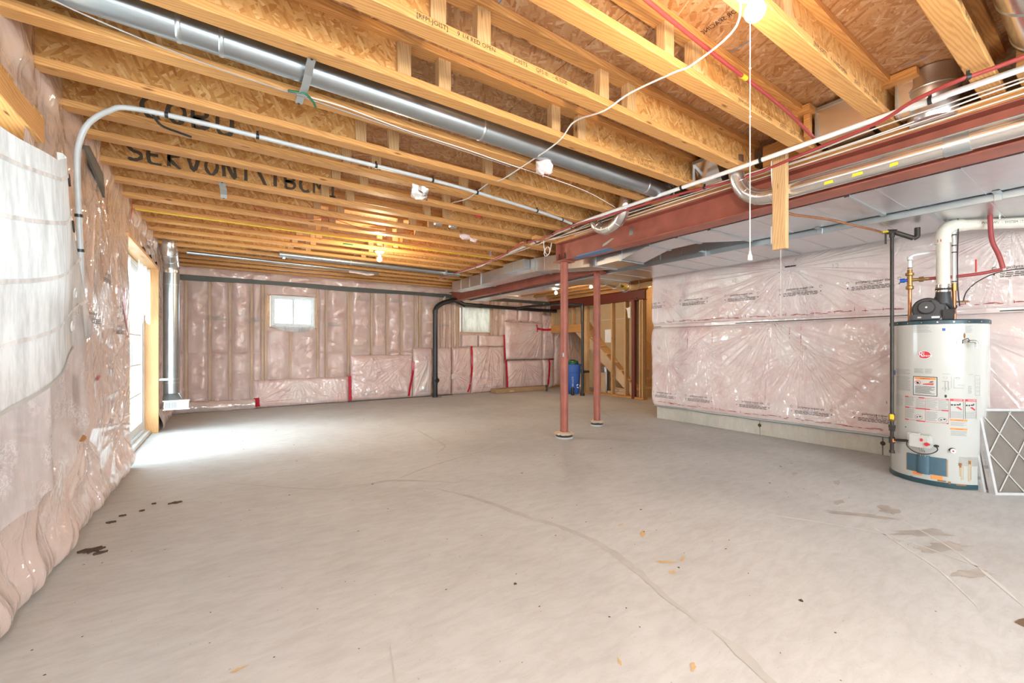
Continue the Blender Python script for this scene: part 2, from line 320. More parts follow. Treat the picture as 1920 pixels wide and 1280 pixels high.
def text_geo(s, size):
    key = (s, size)
    if key not in _tc:
        cu = bpy.data.curves.new('t', 'FONT'); cu.body = s; cu.size = size; cu.align_x = 'CENTER'; cu.align_y = 'CENTER'; cu.resolution_u = 2
        o = bpy.data.objects.new('t', cu); COL.objects.link(o); bpy.context.view_layer.update()
        me = bpy.data.meshes.new_from_object(o.evaluated_get(bpy.context.evaluated_depsgraph_get()))
        _tc[key] = ([tuple(v.co) for v in me.vertices], [tuple(p.vertices) for p in me.polygons])
        bpy.data.objects.remove(o); bpy.data.meshes.remove(me); bpy.data.curves.remove(cu)
    return _tc[key]
def put_text(mb, s, size, fn):
    """fn maps (x,y) in the text plane to world"""
    v, f = text_geo(s, size); mb.add([fn(p[0], p[1]) for p in v], f); return mb
def put_rect(mb, x0, y0, x1, y1, fn, nx=1):
    for i in range(nx):
        a = x0+(x1-x0)*i/nx; c = x0+(x1-x0)*(i+1)/nx
        mb.add([fn(a, y0), fn(c, y0), fn(c, y1), fn(a, y1)], [(0, 1, 2, 3)])
    return mb
def film_print(mb, fn, s=1.0, flip=1):
    """the block of print repeated along the polythene"""
    g = lambda x, y: fn(x*s*flip, y*s)
    put_text(mb, 'polytarp-super six', .034, lambda x, y: g(x, y+.022))
    put_text(mb, 'CAN/CGSB 51.34-M86', .015, lambda x, y: g(x, y-.004))
    for i in range(3):
        x = -.155
        while x < .15:
            w = random.uniform(.018, .05); put_rect(mb, x, -.022-i*.013, min(x+w, .16), -.0165-i*.013, g); x += w+.006
    for sx in (-.185, .185):
        for a in range(6):
            a0, a1 = a*PI/3.4, (a+.75)*PI/3.4
            P = [(sx+.013*math.cos(t)*q, .022+.013*math.sin(t)*q) for q in (1, .72) for t in (a0, a1)]
            mb.add([g(*P[0]), g(*P[1]), g(*P[3]), g(*P[2])], [(0, 1, 2, 3)])
        put_rect(mb, sx-.004, -.03, sx+.004, -.018, g)

# ================================================================== SETTING
JB, JT = 2.41, 2.651          # underside of joists, underside of subfloor
# ---- floor
fl = MB().box((-1.1, -3.2, -.12), (9.2, 9.2, 0)).build('floor', 'floor'); tag(fl, kind='structure')
def strip(name, pts, wd, mat, z=.0012, parent=fl, seed=0, rag=.35, sub=6):
    r = random.Random(seed); P = smooth_path([(x, y, 0) for x, y in pts], sub); Lp = []; Rp = []
    for i, p in enumerate(P):
        d = (P[min(i+1, len(P)-1)]-P[max(0, i-1)]).normalized(); n = Vector((-d.y, d.x, 0)); t = i/(len(P)-1)
        w = wd*(.25+.75*min(1, 5*t, 5*(1-t)))*(1+r.uniform(-rag, rag)); j = n*r.uniform(-wd, wd)*.3
        Lp.append((p.x+n.x*w+j.x, p.y+n.y*w+j.y)); Rp.append((p.x-n.x*w+j.x, p.y-n.y*w+j.y))
    m = MB(); n = len(P); m.add([(x, y, z) for x, y in Lp]+[(x, y, z) for x, y in Rp], [(i, n+i, n+i+1, i+1) for i in range(n-1)]); return m.build(name, mat, parent, fix=False)
def blob(name, x, y, rx, ry, mat, z=.0014, n=18, seed=0, rag=.35, rot=0, parent=fl, thick=0):
    r = random.Random(seed); P = []
    for i in range(n):
        a = 2*PI*i/n; q = 1+r.uniform(-rag, rag); px, py = rx*q*math.cos(a), ry*q*math.sin(a)
        P.append((x+px*math.cos(rot)-py*math.sin(rot), y+px*math.sin(rot)+py*math.cos(rot), z))
    m = MB()
    if thick: m.poly(P, (0, 0, thick))
    else: m.add(P, [tuple(range(n))])
    return m.build(name, mat, parent, fix=False)
strip('crack_repair', [(-.02, 4.15), (.59, 3.55), (.9, 3.47), (1.15, 3.44), (1.56, 3.09)], .012, 'patch', seed=1)
strip('crack_repair', [(1.15, 3.44), (1.56, 3.66), (2.3, 3.9), (3.09, 4.12)], .010, 'patch', seed=2)
strip('crack_repair', [(1.35, 3.05), (1.5, 2.7), (1.62, 2.2), (1.7, 1.95), (1.72, 1.75), (1.7, 1.5), (1.63, 1.25), (1.56, 1.0)], .020, 'patch', seed=3)
strip('crack_repair', [(1.57, .93), (1.5, .72), (1.33, .5), (1.2, .3)], .022, 'patch', seed=4)
strip('crack_repair', [(2.09, 5.39), (2.05, 4.8), (2.02, 4.34), (1.8, 4.07)], .014, 'patch', seed=5)
strip('crack_line', [(.5, 1.55), (.42, 1.2), (.36, .95), (.30, .7)], .004, 'patch', seed=6)
strip('crack_line', [(2.9, 1.45), (3.1, 1.1), (3.2, .8), (3.1, .4)], .006, 'pale', seed=8, rag=.6)
strip('crack_line', [(3.35, 1.0), (3.1, .74), (2.9, .55), (2.62, .38)], .005, 'pale', seed=9, rag=.6)
strip('crack_line', [(3.55, .85), (3.35, .64), (3.1, .45), (2.8, .28)], .007, 'pale', seed=19, rag=.7)
strip('crack_line', [(5.2, 5.1), (4.2, 6.2), (3.5, 7.2)], .010, 'patch', seed=21)
strip('crack_line', [(4.9, 4.5), (5.4, 5.3), (5.9, 6.0)], .010, 'patch', seed=22)
for i, (x, y, a, c, ro) in enumerate([(2.03, 1.64, .035, .014, .6), (1.86, 1.36, .05, .012, -.7), (1.80, 1.28, .016, .012, 0), (1.96, 1.33, .03, .008, .3), (2.02, 1.8, .022, .008, .2), (1.33, .86, .02, .008, .4), (.62, .98, .016, .007, .2), (.03, 1.72, .03, .008, .2), (1.14, 1.02, .02, .006, 1)]):
    blob('yellow_stain', x, y, a, c, 'stain', seed=i, rag=.5, rot=ro)
for i, (x, y, a, c, ro) in enumerate([(3.45, 1.02, .16, .04, -.9), (3.43, .72, .2, .05, -.5), (3.28, .60, .16, .05, -.4), (3.6, 1.2, .07, .02, 0), (3.7, .95, .1, .05, .3), (3.0, .46, .1, .03, -.4), (4.08, 1.68, .05, .018, .2), (4.1, 1.38, .07, .02, .3)]):
    blob('damp_patch', x, y, a, c, 'damp', z=.0010, seed=30+i, rag=.4, rot=ro)
blob('floor_drain_hole', 2.72, .20, .13, .055, 'drainbrown', z=.0016, seed=5, rag=.15, rot=-.5)
# dirt flecks on the slab
m = MB()
for i in range(420):
    x = random.uniform(-.6, 4.6); y = random.uniform(.4, 7); q = random.uniform(.0015, .005) if random.random() < .93 else random.uniform(.006, .012); a = random.uniform(0, PI)
    P = [(x+q*math.cos(a+k*PI/2.5)*(1.6 if k % 2 else .7), y+q*math.sin(a+k*PI/2.5), .0016) for k in range(5)]; m.add(P, [(0, 1, 2, 3, 4)])
tag(m.build('dirt_flecks', 'dirt', fl, fix=False), kind='stuff')
for i, (x, y, a, c) in enumerate([(-.60, 3.16, .05, .03), (-.56, 3.10, .03, .012), (-.30, 3.80, .028, .016), (-.47, 3.74, .012, .008), (-.56, 3.70, .016, .008), (-.6, 3.6, .02, .012), (-.42, 3.86, .012, .008)]):
    tag(blob('dirt_clump', x, y, a, c, 'dirt', z=0, seed=60+i, rag=.5, parent=None, thick=.008), ['large brown clump of dirt near the crumpled plastic wall', 'small dirt crumb touching the large brown clump', 'dirt clump farthest right in the trail before the patio door', 'small dirt crumb in the middle of the trail', 'flat dirt crumb left of the trail crumbs', 'dirt clump in the trail nearest the plastic wall', 'tiny dirt crumb beside the farthest clump of the trail'][i], 'dirt', 'dirt clumps by the left wall')

# ---- ceiling: subfloor sheets and open joists
ceil = empty('ceiling', (0, 0, JT), kind='structure')
MB().box((-1.1, -3.2, JT+.02), (9.2, 9.2, JT+.06)).build('subfloor_backing', 'osbf', ceil)
k = 0
x = -.9
while x < 9:
    y = -3.2-(k % 2)*1.22
    while y < 9.1:
        a, c = max(y, -3.2), min(y+2.44, 9.2)
        if c-a > .1: MB().box((x+.002, a+.002, JT), (min(x+1.22, 9.2)-.002, c-.002, JT+.019)).build('subfloor_panel', 'osbf', ceil)
        y += 2.44
    x += 1.22; k += 1
def joist_mesh(x1):
    m = MB()
    for z0, z1 in ((JB, JB+.038), (JT-.038, JT)): m.cbox((-.745, -.043, z0), (x1, .043, z1), .003)
    return m
def joist(y, x1, first={}):
    if x1 not in first:
        j = joist_mesh(x1).build('joist', 'wx', ceil, loc=(0, 0, JT)); subs = []
        subs.append(MB().box((-.744, -.006, JB+.037), (.70, .006, JT-.037)).build('web', 'osbw', j))
        subs.append(MB().box((1.972, -.006, JB+.037), (x1-.002, .006, JT-.037)).build('web', 'osbw', j))
        for bx in (.70, .92, 1.68, 1.90): subs.append(MB().cbox((bx, -.024, JB+.0375), (bx+.07, .024, JT-.0375), .002).build('web_post', 'wz', j))
        first[x1] = (j, subs); j.location = (0, y, 0); return j
    j0, subs = first[x1]; j = dup(j0, (0, y, 0), ceil)
    for q in subs: c = q.copy(); COL.objects.link(c); c.parent = j
    return j
JY = [.435+.41*i for i in range(-7, 21)]
JY[JY.index(.435+.41*8)] = 3.66
for y in JY:
    if y > 8.82: y = 8.76
    joist(y, 3.36 if y < 4.2 else 4.40)
# printed marks on some lower chords
m = MB()
for y, xs in ((.435, 1.9), (.845, 2.2), (1.255, 2.35), (2.075, 2.35), (2.485, 2.45), (3.305, 2.3), (.845, .4), (1.665, .7)):
    q = xs
    for s_, g_ in (('[RFPI-JOIST]', .055), ('9 1/4 RED OPEN', .05), ('JOISTS', .05), ('QFS \u00ae', .045), ('- 4L020E', .05)):
        put_text(m, s_, .027, lambda a, c, q=q, y=y: (q+a, y-.0437, JB+.019+c)); q += len(s_)*.0135+.045
m.build('chord_print', 'ink', ceil, fix=False)
# sprayed letters on the webs
SF = dict(S=[[(.9, .9), (.4, 1), (.1, .8), (.3, .55), (.8, .45), (.9, .2), (.5, 0), (.1, .1)]], E=[[(.9, 1), (.1, .95), (.1, .05), (.9, 0)], [(.1, .5), (.7, .5)]], R=[[(.1, 0), (.1, 1), (.7, .95), (.8, .7), (.1, .5), (.9, 0)]], V=[[(.05, 1), (.5, 0), (.95, 1)]], I=[[(.5, 1), (.5, 0)]],
          C=[[(.95, .85), (.5, 1), (.1, .6), (.15, .2), (.5, 0), (.95, .1)]], O=[[(.5, 1), (.1, .7), (.1, .25), (.5, 0), (.9, .3), (.9, .75), (.5, 1)]], B=[[(.1, 0), (.1, 1), (.7, .9), (.7, .6), (.1, .5), (.85, .4), (.8, .1), (.1, 0)]], T=[[(.05, 1), (.95, 1)], [(.5, 1), (.5, 0)]], M=[[(.05, 0), (.1, 1), (.5, .4), (.9, 1), (.95, 0)]], N=[[(.1, 0), (.1, 1), (.9, 0), (.9, 1)]], U=[[(.1, 1), (.1, .2), (.5, 0), (.9, .2), (.9, 1)]])
SF['/'] = [[(.1, .9), (.9, -.2)]]; SF['1'] = [[(.5, 1), (.5, 0)], [(.2, 0), (.8, 0)]]; SF[' '] = []
def spray_word(word, x0, y, w, hh):
    m = MB(); r = random.Random(len(word)); q = x0
    for ch in word:
        for st in SF[ch]:
            P = smooth_path([(q+a*w+r.uniform(-.004, .004), 0, (JB+JT)/2+(b_-.5)*hh+r.uniform(-.004, .004)) for a, b_ in st], 4) if len(st) > 2 else [Vector((q+a*w, 0, (JB+JT)/2+(b_-.5)*hh)) for a, b_ in st]
            L_ = []; R_ = []
            for i, p in enumerate(P):
                d = (P[min(i+1, len(P)-1)]-P[max(0, i-1)]).normalized(); n = Vector((-d.z, 0, d.x))*r.uniform(.009, .014); L_.append((p.x+n.x, y-.0078, p.z+n.z)); R_.append((p.x-n.x, y-.0078, p.z-n.z))
            m.add(L_+R_, [(i, i+1, len(P)+i+1, len(P)+i) for i in range(len(P)-1)])
        q += w*1.35
    return tag(m.build('spray_mark', 'spray', ceil, fix=False), kind='stuff')
spray_word('COBU', -.42, 3.305, .09, .13); spray_word('SERVONT/', -.60, 4.125, .085, .13); spray_word('TBCM1', .30, 4.125, .085, .13)
m = MB()
for s_, x0, y0 in (('APA RATED', 1.35, 1.05), ('32/16', 1.4, 1.11), ('SIZED FOR SPACING', 1.95, 1.08), ('EXPOSURE 1', 2.2, .66), ('ROUGH TONGUE', 1.62, .66)):
    put_text(m, s_, .045, lambda a, c, x0=x0, y0=y0: (x0-c, y0+a*.7, JT-.0015))
m.build('sheet_print', 'ink', ceil, fix=False)
m = MB()
for x0, yy in ((1.02, 0), (2.2, .5), (3.1, 1.2)):
    for i in range(30): m.box((x0-.003, -.5+yy*.2+i*.3, JT-.001), (x0+.003, -.5+yy*.2+i*.3+.11, JT-.0003))
m.build('layout_line', 'bluepaint', ceil, fix=False)
# joists of the side room (run the other way)
for x in (5.02, 5.43, 5.84, 6.25, 6.66, 7.07):
    j = MB()
    for z0, z1 in ((JB-.03, JB+.008), (JT-.038, JT)): j.cbox((x-.035, 4.7, z0), (x+.035, 8.85, z1), .003)
    j = j.build('joist', 'wy', ceil); MB().box((x-.006, 4.7, JB), (x+.006, 8.85, JT-.037)).build('web', 'osbf', j)
# header and blocking near the big beam
for a, c in (((3.10, 1.19, JB), (3.14, 1.225, 2.60)), ((3.05, 1.17, 2.601), (3.2, 1.27, 2.64)), ((3.14, .69, 2.605), (3.21, .84, 2.645)), ((3.16, .30, JB), (3.34, .34, JB+.2)), ((3.36, 1.30, JB), (3.40, 1.6, JB+.2))): MB().cbox(a, c, .002).build('blocking', 'wy', ceil)
MB().cbox((3.0, 3.95, JB-.04), (3.45, 4.04, JB-.002)).build('blocking', 'wx', ceil)
MB().cbox((3.05, 4.28, JB-.04), (3.5, 4.37, JB-.002)).build('blocking', 'wx', ceil)

# ---- left wall ---------------------------------------------------------------
WLX = -.76
wl = empty('wall_left', (-.9, 3, 0), kind='structure')
sh = MB()
def wall_x(mb, xa, xb, y0, y1, z0, z1, holes):
    cur = y0
    for (a, c, e, g) in sorted(holes):
        mb.box((xa, cur, z0), (xb, a, z1)); mb.box((xa, a, z0), (xb, c, e)); mb.box((xa, a, g), (xb, c, z1)); cur = c
    mb.box((xa, cur, z0), (xb, y1, z1)); return mb
HWIN = (1.05, 2.74, 1.06, 2.06); HDOOR = (5.1, 7.07, 0.0, 2.10)
wall_x(sh, -1.02, -.99, -3.2, 9.1, 0, JT, [HWIN, (5.1, 7.07, -.02, 2.10)]).build('sheathing', 'osbf', wl)
y = -3.1; m0 = None
while y < 9:
    inside = any(h[0]-.02 < y < h[1]+.02 for h in (HWIN, HDOOR))
    if not inside: MB().cbox((-.985, y-.019, 0), (-.86, y+.019, JB), .002).build('stud', 'wz', wl)
    y += .406
# poly film over insulation
def left_h(Y, Z, part=None):
    Y = np.asarray(Y, float); Z = np.asarray(Z, float)
    h = .016*np.sin(PI*((Y-.1) % .406)/.406)+.030*(vn(Y*1.3, Z*1.1, 5)-.4)+.014*(vn(Y*4, Z*2.4, 6)-.4)
    low = np.clip((1.2-Z)/1.0, 0, 1); base = h; h = 0*h
    h = h+(.016+.022*low)*crinkle(Y, Z, 0, (1.9, .75), .9)+.009*crinkle(Y+.3*Z, Z-.4*Y, 4, (4.5, 2.0), 1.1)
    for (y0, z0, n, R, a0, a1, A, kk) in ((3.66, .56, 5, .9, -2.6, -.45, .05, 1), (3.35, 1.9, 3.5, 1.0, -2.4, -.6, .03, 2), (4.7, 2.05, 4, .9, -2.5, -.6, .035, 3), (5.05, 1.25, 3.5, .8, 2.2, 4.1, .03, 4), (7.6, 1.6, 8, .7, None, None, .02, 5), (2.5, .75, 4, .9, -2.4, -.5, .04, 6), (4.75, .45, 4.5, .6, None, None, .03, 7), (1.4, .7, 4, .9, -2.5, -.5, .03, 8), (3.9, 2.15, 4, .7, -2.8, -.3, .025, 9), (4.9, .75, 4, .6, 2.2, 4.3, .03, 5)):
        h = h+A*fan(Y, Z, y0, z0, n, R, a0, a1, kk)
    if part: return h
    h = base+.38*h
    h = h+.05*np.exp(-((Z-.08)/.11)**2)*(1+.25*(vn(Y*1.5, Z*2, 6)-.5))
    h = h*(1-.8*np.exp(-((Z-.0)/.02)**2))
    top = np.clip((Z-2.28)/.1, 0, 1); h = h*(1-top)+top*(.015+.05*vn(Y*3, Z*6, 8)*np.abs(np.sin(PI*(Y-.435)/.41)))
    return WLX+h
ys = np.concatenate([np.linspace(-3.1, 0, 40)[:-1], np.linspace(0, 6, 620)[:-1], np.linspace(6, 8.95, 170)]); zs = np.linspace(.0, 2.64, 260)
Yg, Zg = np.meshgrid(ys, zs, indexing='ij'); Xg = left_h(Yg, Zg)
def edge_wob(Y, Z): return .03*(vn(Z*4, Y*0+3, 2)-.5)
yc = (Yg[:-1, :-1]+Yg[1:, 1:])/2; zc = (Zg[:-1, :-1]+Zg[1:, 1:])/2
keep = ~((yc > 1.12) & (yc < 2.70) & (zc > 1.10) & (zc < 2.10)) & ~((yc > 5.14+.05*np.sin(zc*9)*np.exp(-((zc-1.4)/.4)**2)) & (yc < 7.10) & (zc < 2.14+.02*np.sin(yc*13)))
# curved foot of film running onto the slab
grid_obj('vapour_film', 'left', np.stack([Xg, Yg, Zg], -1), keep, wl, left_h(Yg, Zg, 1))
m = MB()
for (yy, zz, s_) in ((4.35, 1.62, .9), (4.75, 1.25, .9), (6.2, 2.27, 1), (3.85, 1.30, .9), (7.5, .30, .9)):
    film_print(m, lambda a, c, yy=yy, zz=zz: (float(left_h(np.array(yy-a), np.array(zz+c)))+.004, yy-a, zz+c), s_, -1)
m.build('film_print', 'ink', wl, fix=False)
# red tape scraps on left film
def tape(pts, w, surf, parent, name='tape_strip', off=.006):
    m = MB(); P = smooth_path([(a, c, 0) for a, c in pts], 6); L_ = []; R_ = []
    for i, p in enumerate(P):
        d = (P[min(i+1, len(P)-1)]-P[max(0, i-1)]).normalized(); n = Vector((-d.y, d.x, 0))*w*random.uniform(.85, 1.15)
        L_.append(surf(p.x+n.x, p.y+n.y, off)); R_.append(surf(p.x-n.x, p.y-n.y, off))
    n = len(P); m.add(L_+R_, [(i, n+i, n+i+1, i+1) for i in range(n-1)], True); return m.build(name, 'tape', parent, fix=False)
ls = lambda y, z, o: (float(left_h(np.array(y), np.array(z)))+o, y, z)
tape([(4.97, 1.62), (5.0, 1.45), (5.06, 1.30), (5.08, 1.18)], .018, ls, wl); tape([(4.86, 1.55), (4.95, 1.38)], .02, ls, wl)
tape([(5.15, 2.42), (5.22, 2.33), (5.32, 2.28), (5.36, 2.22)], .02, ls, wl); tape([(3.93, .88), (4.02, .90)], .012, ls, wl)
tape([(6.05, 2.30), (6.15, 2.26)], .01, ls, wl)
# header of the near window (bare lumber behind the film edge)
MB().cbox((-.90, 1.0, 2.06), (-.715, 2.90, 2.17)).build('window_header', 'wy', wl)
MB().cbox((-.90, 1.0, 2.17), (-.735, 2.98, 2.215)).build('header_trim', 'osbw', wl)
# dark vent pad high on the film
m = MB(); P = [ls(3.52, 2.30, .012), ls(3.66, 2.27, .012), ls(4.12, 2.16, .012), ls(4.14, 2.22, .012), ls(4.0, 2.29, .012), ls(3.6, 2.33, .012)]
m.poly(P, (.012, 0, 0)); m.build('black_pad', 'membrane', wl)
# window behind the curtain
w3 = empty('window_1', (-.9, 1.9, 1.4), kind='structure')
m = MB()
for a, c in (((-.97, 1.05, 1.06), (-.90, 1.11, 2.06)), ((-.97, 2.68, 1.06), (-.90, 2.74, 2.06)), ((-.97, 1.11, 1.06), (-.90, 2.68, 1.12)), ((-.97, 1.11, 2.0), (-.90, 2.68, 2.06)), ((-.965, 1.87, 1.12), (-.905, 1.92, 2.0))): m.cbox(a, c)
m.build('window_frame', 'white', w3)
MB().box((-.938, 1.11, 1.12), (-.932, 1.87, 2.0)).build('pane', 'glass', w3); MB().box((-.948, 1.92, 1.12), (-.942, 2.68, 2.0)).build('pane', 'glass', w3)
MB().cbox((-.90, 1.05, 1.045), (-.77, 2.74, 1.07)).build('window_sill', 'jamb', w3)
# patio door
d1 = empty('door_1', (-.9, 6.08, 0), kind='structure')
m = MB()
for a, c in (((-.97, 5.10, 0), (-.86, 5.15, 2.08)), ((-.97, 7.0, 0), (-.86, 7.05, 2.08)), ((-.97, 5.15, 2.03), (-.86, 7.0, 2.08))): m.cbox(a, c)
m.build('door_frame', 'white', d1)
MB().cbox((-1.0, 5.10, 0), (-.80, 7.05, .045)).cbox((-.86, 5.12, .045), (-.845, 7.03, .06)).cbox((-.93, 5.12, .045), (-.915, 7.03, .065)).build('door_sill', 'white', d1)
def sash(x, y0, y1, nm='sliding_panel'):
    m = MB(); b = .075
    for a, c in (((x, y0, .06), (x+.035, y0+b, 2.03)), ((x, y1-b, .06), (x+.035, y1, 2.03)), ((x, y0+b, .06), (x+.035, y1-b, .06+.11)), ((x, y0+b, 2.03-b), (x+.035, y1-b, 2.03))): m.cbox(a, c)
    p = m.build(nm, 'white', d1); MB().box((x+.014, y0+b, .17), (x+.020, y1-b, 1.955)).build('pane', 'glass', p)
    g = MB()
    for i in range(1, 5): z = .17+i*(1.785/5); g.box((x+.010, y0+b, z-.009), (x+.024, y1-b, z+.009))
    for i in range(1, 3): yy = y0+b+i*(y1-y0-2*b)/3; g.box((x+.011, yy-.009, .17), (x+.023, yy+.009, 1.955))
    g.build('glazing_bars', 'white', p); return p
sash(-.955, 5.15, 6.12); p = sash(-.905, 6.04, 7.0)
MB().cbox((-.868, 6.07, .9), (-.845, 6.10, 1.15)).build('handle', 'white', p)
MB().cbox((-.90, 7.05, 0), (-.725, 7.085, 2.12)).build('side_jamb', 'jamb', d1)
MB().cbox((-.90, 5.06, 2.09), (-.725, 7.05, 2.125)).build('head_jamb', 'jamb', d1)
MB().cbox((-.90, 5.06, .0), (-.80, 5.10, 2.09)).build('side_jamb', 'jamb', d1)
# ground outside
MB().box((-30, -20, -.45), (-1.3, 40, -.40)).build('ground_outside', 'snow').__setitem__('kind', 'structure')

# ---- back wall -----------------------------------------------------------------
BY = 8.90
wb = empty('wall_back', (3, BY, 0), kind='structure')
def wall_y(mb, ya, yb, x0, x1, z0, z1, holes):
    cur = x0
    for (a, c, e, g) in sorted(holes):
        mb.box((cur, ya, z0), (a, yb, z1)); mb.box((a, ya, z0), (c, yb, e)); mb.box((a, ya, g), (c, yb, z1)); cur = c
    mb.box((cur, ya, z0), (x1, yb, z1)); return mb
H1 = (.67, 1.41, 1.47, 2.05); H2 = (4.58, 5.33, 1.45, 2.035)
wall_y(MB(), 9.02, 9.06, -1.02, 9.1, 0, JT, [H1, H2]).build('sheathing', 'osbw', wb)
studs = [-.56, -.24, .05, .37, .54, .59, 1.46, 1.62, 2.03, 2.07, 2.49, 2.81, 3.12, 3.44, 3.53, 3.57, 4.05, 4.19, 4.33, 4.45, 4.51, 5.37, 5.44, 5.60, 5.88, 6.30, 6.71, 7.1, 7.5, 7.9, 8.3]
m = MB().cbox((studs[0]-.019, BY, .04), (studs[0]+.019, BY+.09, 2.33), .002); st0 = m.build('stud', 'wz', wb, loc=(studs[0], BY+.045, 0))
for x in studs[1:]: dup(st0, (x-3, .045, 0), wb)
for a, c in ((H1, .99), (H2, 4.95)):
    for x in (c,): MB().cbox((x-.019, BY, .04), (x+.019, BY+.09, a[2]-.04), .002).build('cripple_stud', 'wz', wb)
    MB().cbox((a[0]-.04, BY+.03, a[3]), (a[1]+.04, BY+.09, a[3]+.12), .002).build('window_header', 'wx', wb)
    MB().cbox((a[0]-.04, BY+.03, a[2]-.04), (a[1]+.04, BY+.09, a[2]), .002).build('rough_sill', 'wx', wb)
MB().cbox((-.75, BY, 0), (9.0, BY+.09, .04), .002).build('bottom_plate', 'wx', wb); MB().cbox((-.75, BY, 2.33), (9.0, BY+.09, 2.37), .002).build('top_plate', 'wx', wb)
# pink batts in the bays
def batt(x0, x1, z0, z1, k=0, nx=10, nz=36, bulge=.035):
    u = np.linspace(0, 1, nx); v = np.linspace(0, 1, nz); U, V = np.meshgrid(u, v, indexing='ij')
    Xp = x0+(x1-x0)*U; Zp = z0+(z1-z0)*V
    e = (1-np.abs(2*U-1)**4)*(1-np.abs(2*V-1)**30)
    Yp = BY+.035-bulge*e*(1.1+.9*(vn(Xp*7, Zp*5, k)-.5)*2)-.02*e*ridge(vn(Xp*4, Zp*7, k+1))
    grid_obj('insulation_batt', 'batt', np.stack([Xp, Yp, Zp], -1), None, wb)
S_ = sorted(studs); bays = [(-.74, S_[0])]+[(S_[i], S_[i+1]) for i in range(len(S_)-1)]
for i, (a, c) in enumerate(bays):
    if c-a < .07 or a > 7.2: continue
    in1 = a >= .55 and c <= 1.5; in2 = a >= 4.5 and c <= 5.4
    for (z0, z1) in ([(.04, 1.0), (1.0, 2.33)] if not (in1 or in2) else []): batt(a+.023, c-.023, z0, z1, i)
    if in1:
        batt(.61, .97, .04, 1.465, 3); batt(1.01, 1.44, .04, 1.465, 5)
    if in2:
        batt(4.53, 4.93, .04, 1.41, 3); batt(4.97, 5.35, .04, 1.41, 5)
batt(.60, 1.45, 2.055, 2.33, 2, 30); batt(4.53, 5.35, 2.04, 2.33, 4, 30)
# clear poly over the upper wall
def sheet(name, x0, x1, z0, z1, mat, amp, parent=wb, y0=BY-.012, k=0, nx=180, nz=90, fans=(), holes=(), bulge=0):
    X_, Z_ = np.meshgrid(np.linspace(x0, x1, nx), np.linspace(z0, z1, nz), indexing='ij')
    H = sheet_h(X_, Z_, x0, x1, z0, z1, amp, k, fans, bulge)
    xc = (X_[:-1, :-1]+X_[1:, 1:])/2; zc = (Z_[:-1, :-1]+Z_[1:, 1:])/2; kp = np.ones_like(xc, bool)
    for (a, c, e, g) in holes: kp &= ~((xc > a) & (xc < c) & (zc > e+.02*np.sin(xc*20)) & (zc < g))
    return grid_obj(name, mat, np.stack([X_, y0-H, Z_], -1), kp, parent, sheet_h(X_, Z_, x0, x1, z0, z1, amp, k, fans, bulge, 1))
def sheet_h(X_, Z_, x0, x1, z0, z1, amp, k, fans, bulge, part=None):
    X_ = np.asarray(X_, float); Z_ = np.asarray(Z_, float)
    H = amp*(crinkle(X_, Z_, k, (3, 2.4))+.5*crinkle(X_, Z_, k+3, (7, 5)))
    for (fx, fz, n, R, a0, a1, A) in fans: H = H+A*fan(X_, Z_, fx, fz, n, R, a0, a1, k)
    if part: return H
    H = H*(1.2 if bulge == 0 else .45); u = (X_-x0)/(x1-x0); v = (Z_-z0)/(z1-z0); e = np.clip(1-np.abs(2*u-1)**10, 0, 1)*np.clip(1-np.abs(2*v-1)**8, 0, 1)
    return H*(.3+.7*e)+bulge*e**.6
sheet('vapour_film', -.72, 2.05, .12, 2.36, 'clear', .022, k=2, holes=[(H1[0]-.01, H1[1]+.01, H1[2], H1[3]+.02)], fans=((.6, 2.1, 8, .9, -2.4, -.6, .03), (1.5, 1.3, 8, .6, None, None, .03), (0.2, 1.6, 6, .8, None, None, .02)), nx=260, nz=200)
sheet('vapour_film', 2.05, 4.57, .9, 2.34, 'clear', .014, k=5, nx=200, nz=130, fans=((2.5, 2.2, 8, .8, -2.4, -.4, .02),))
sheet('vapour_film', 5.34, 7.2, 1.3, 2.30, 'clear', .012, k=6, nx=120, nz=80)
sheet('vapour_film', 4.57, 5.34, .9, 1.44, 'clear', .010, k=7, nx=60, nz=40)
# dark sill membrane along the top
X_, Z_ = np.meshgrid(np.linspace(-.74, 7.3, 160), np.linspace(2.215, 2.32, 6), indexing='ij')
grid_obj('sill_membrane', 'membrane', np.stack([X_, BY-.03-.012*vn(X_*5, Z_*8, 3), Z_+.012*np.sin(X_*2.3)], -1), None, wb)
X_, Z_ = np.meshgrid(np.linspace(-.74, 7.3, 220), np.linspace(2.30, 2.60, 14), indexing='ij')
grid_obj('rim_film', 'batt', np.stack([X_, BY-.04-.05*crinkle(X_, Z_, 4, (5, 6))*(Z_ < 2.4), Z_], -1), None, wb)
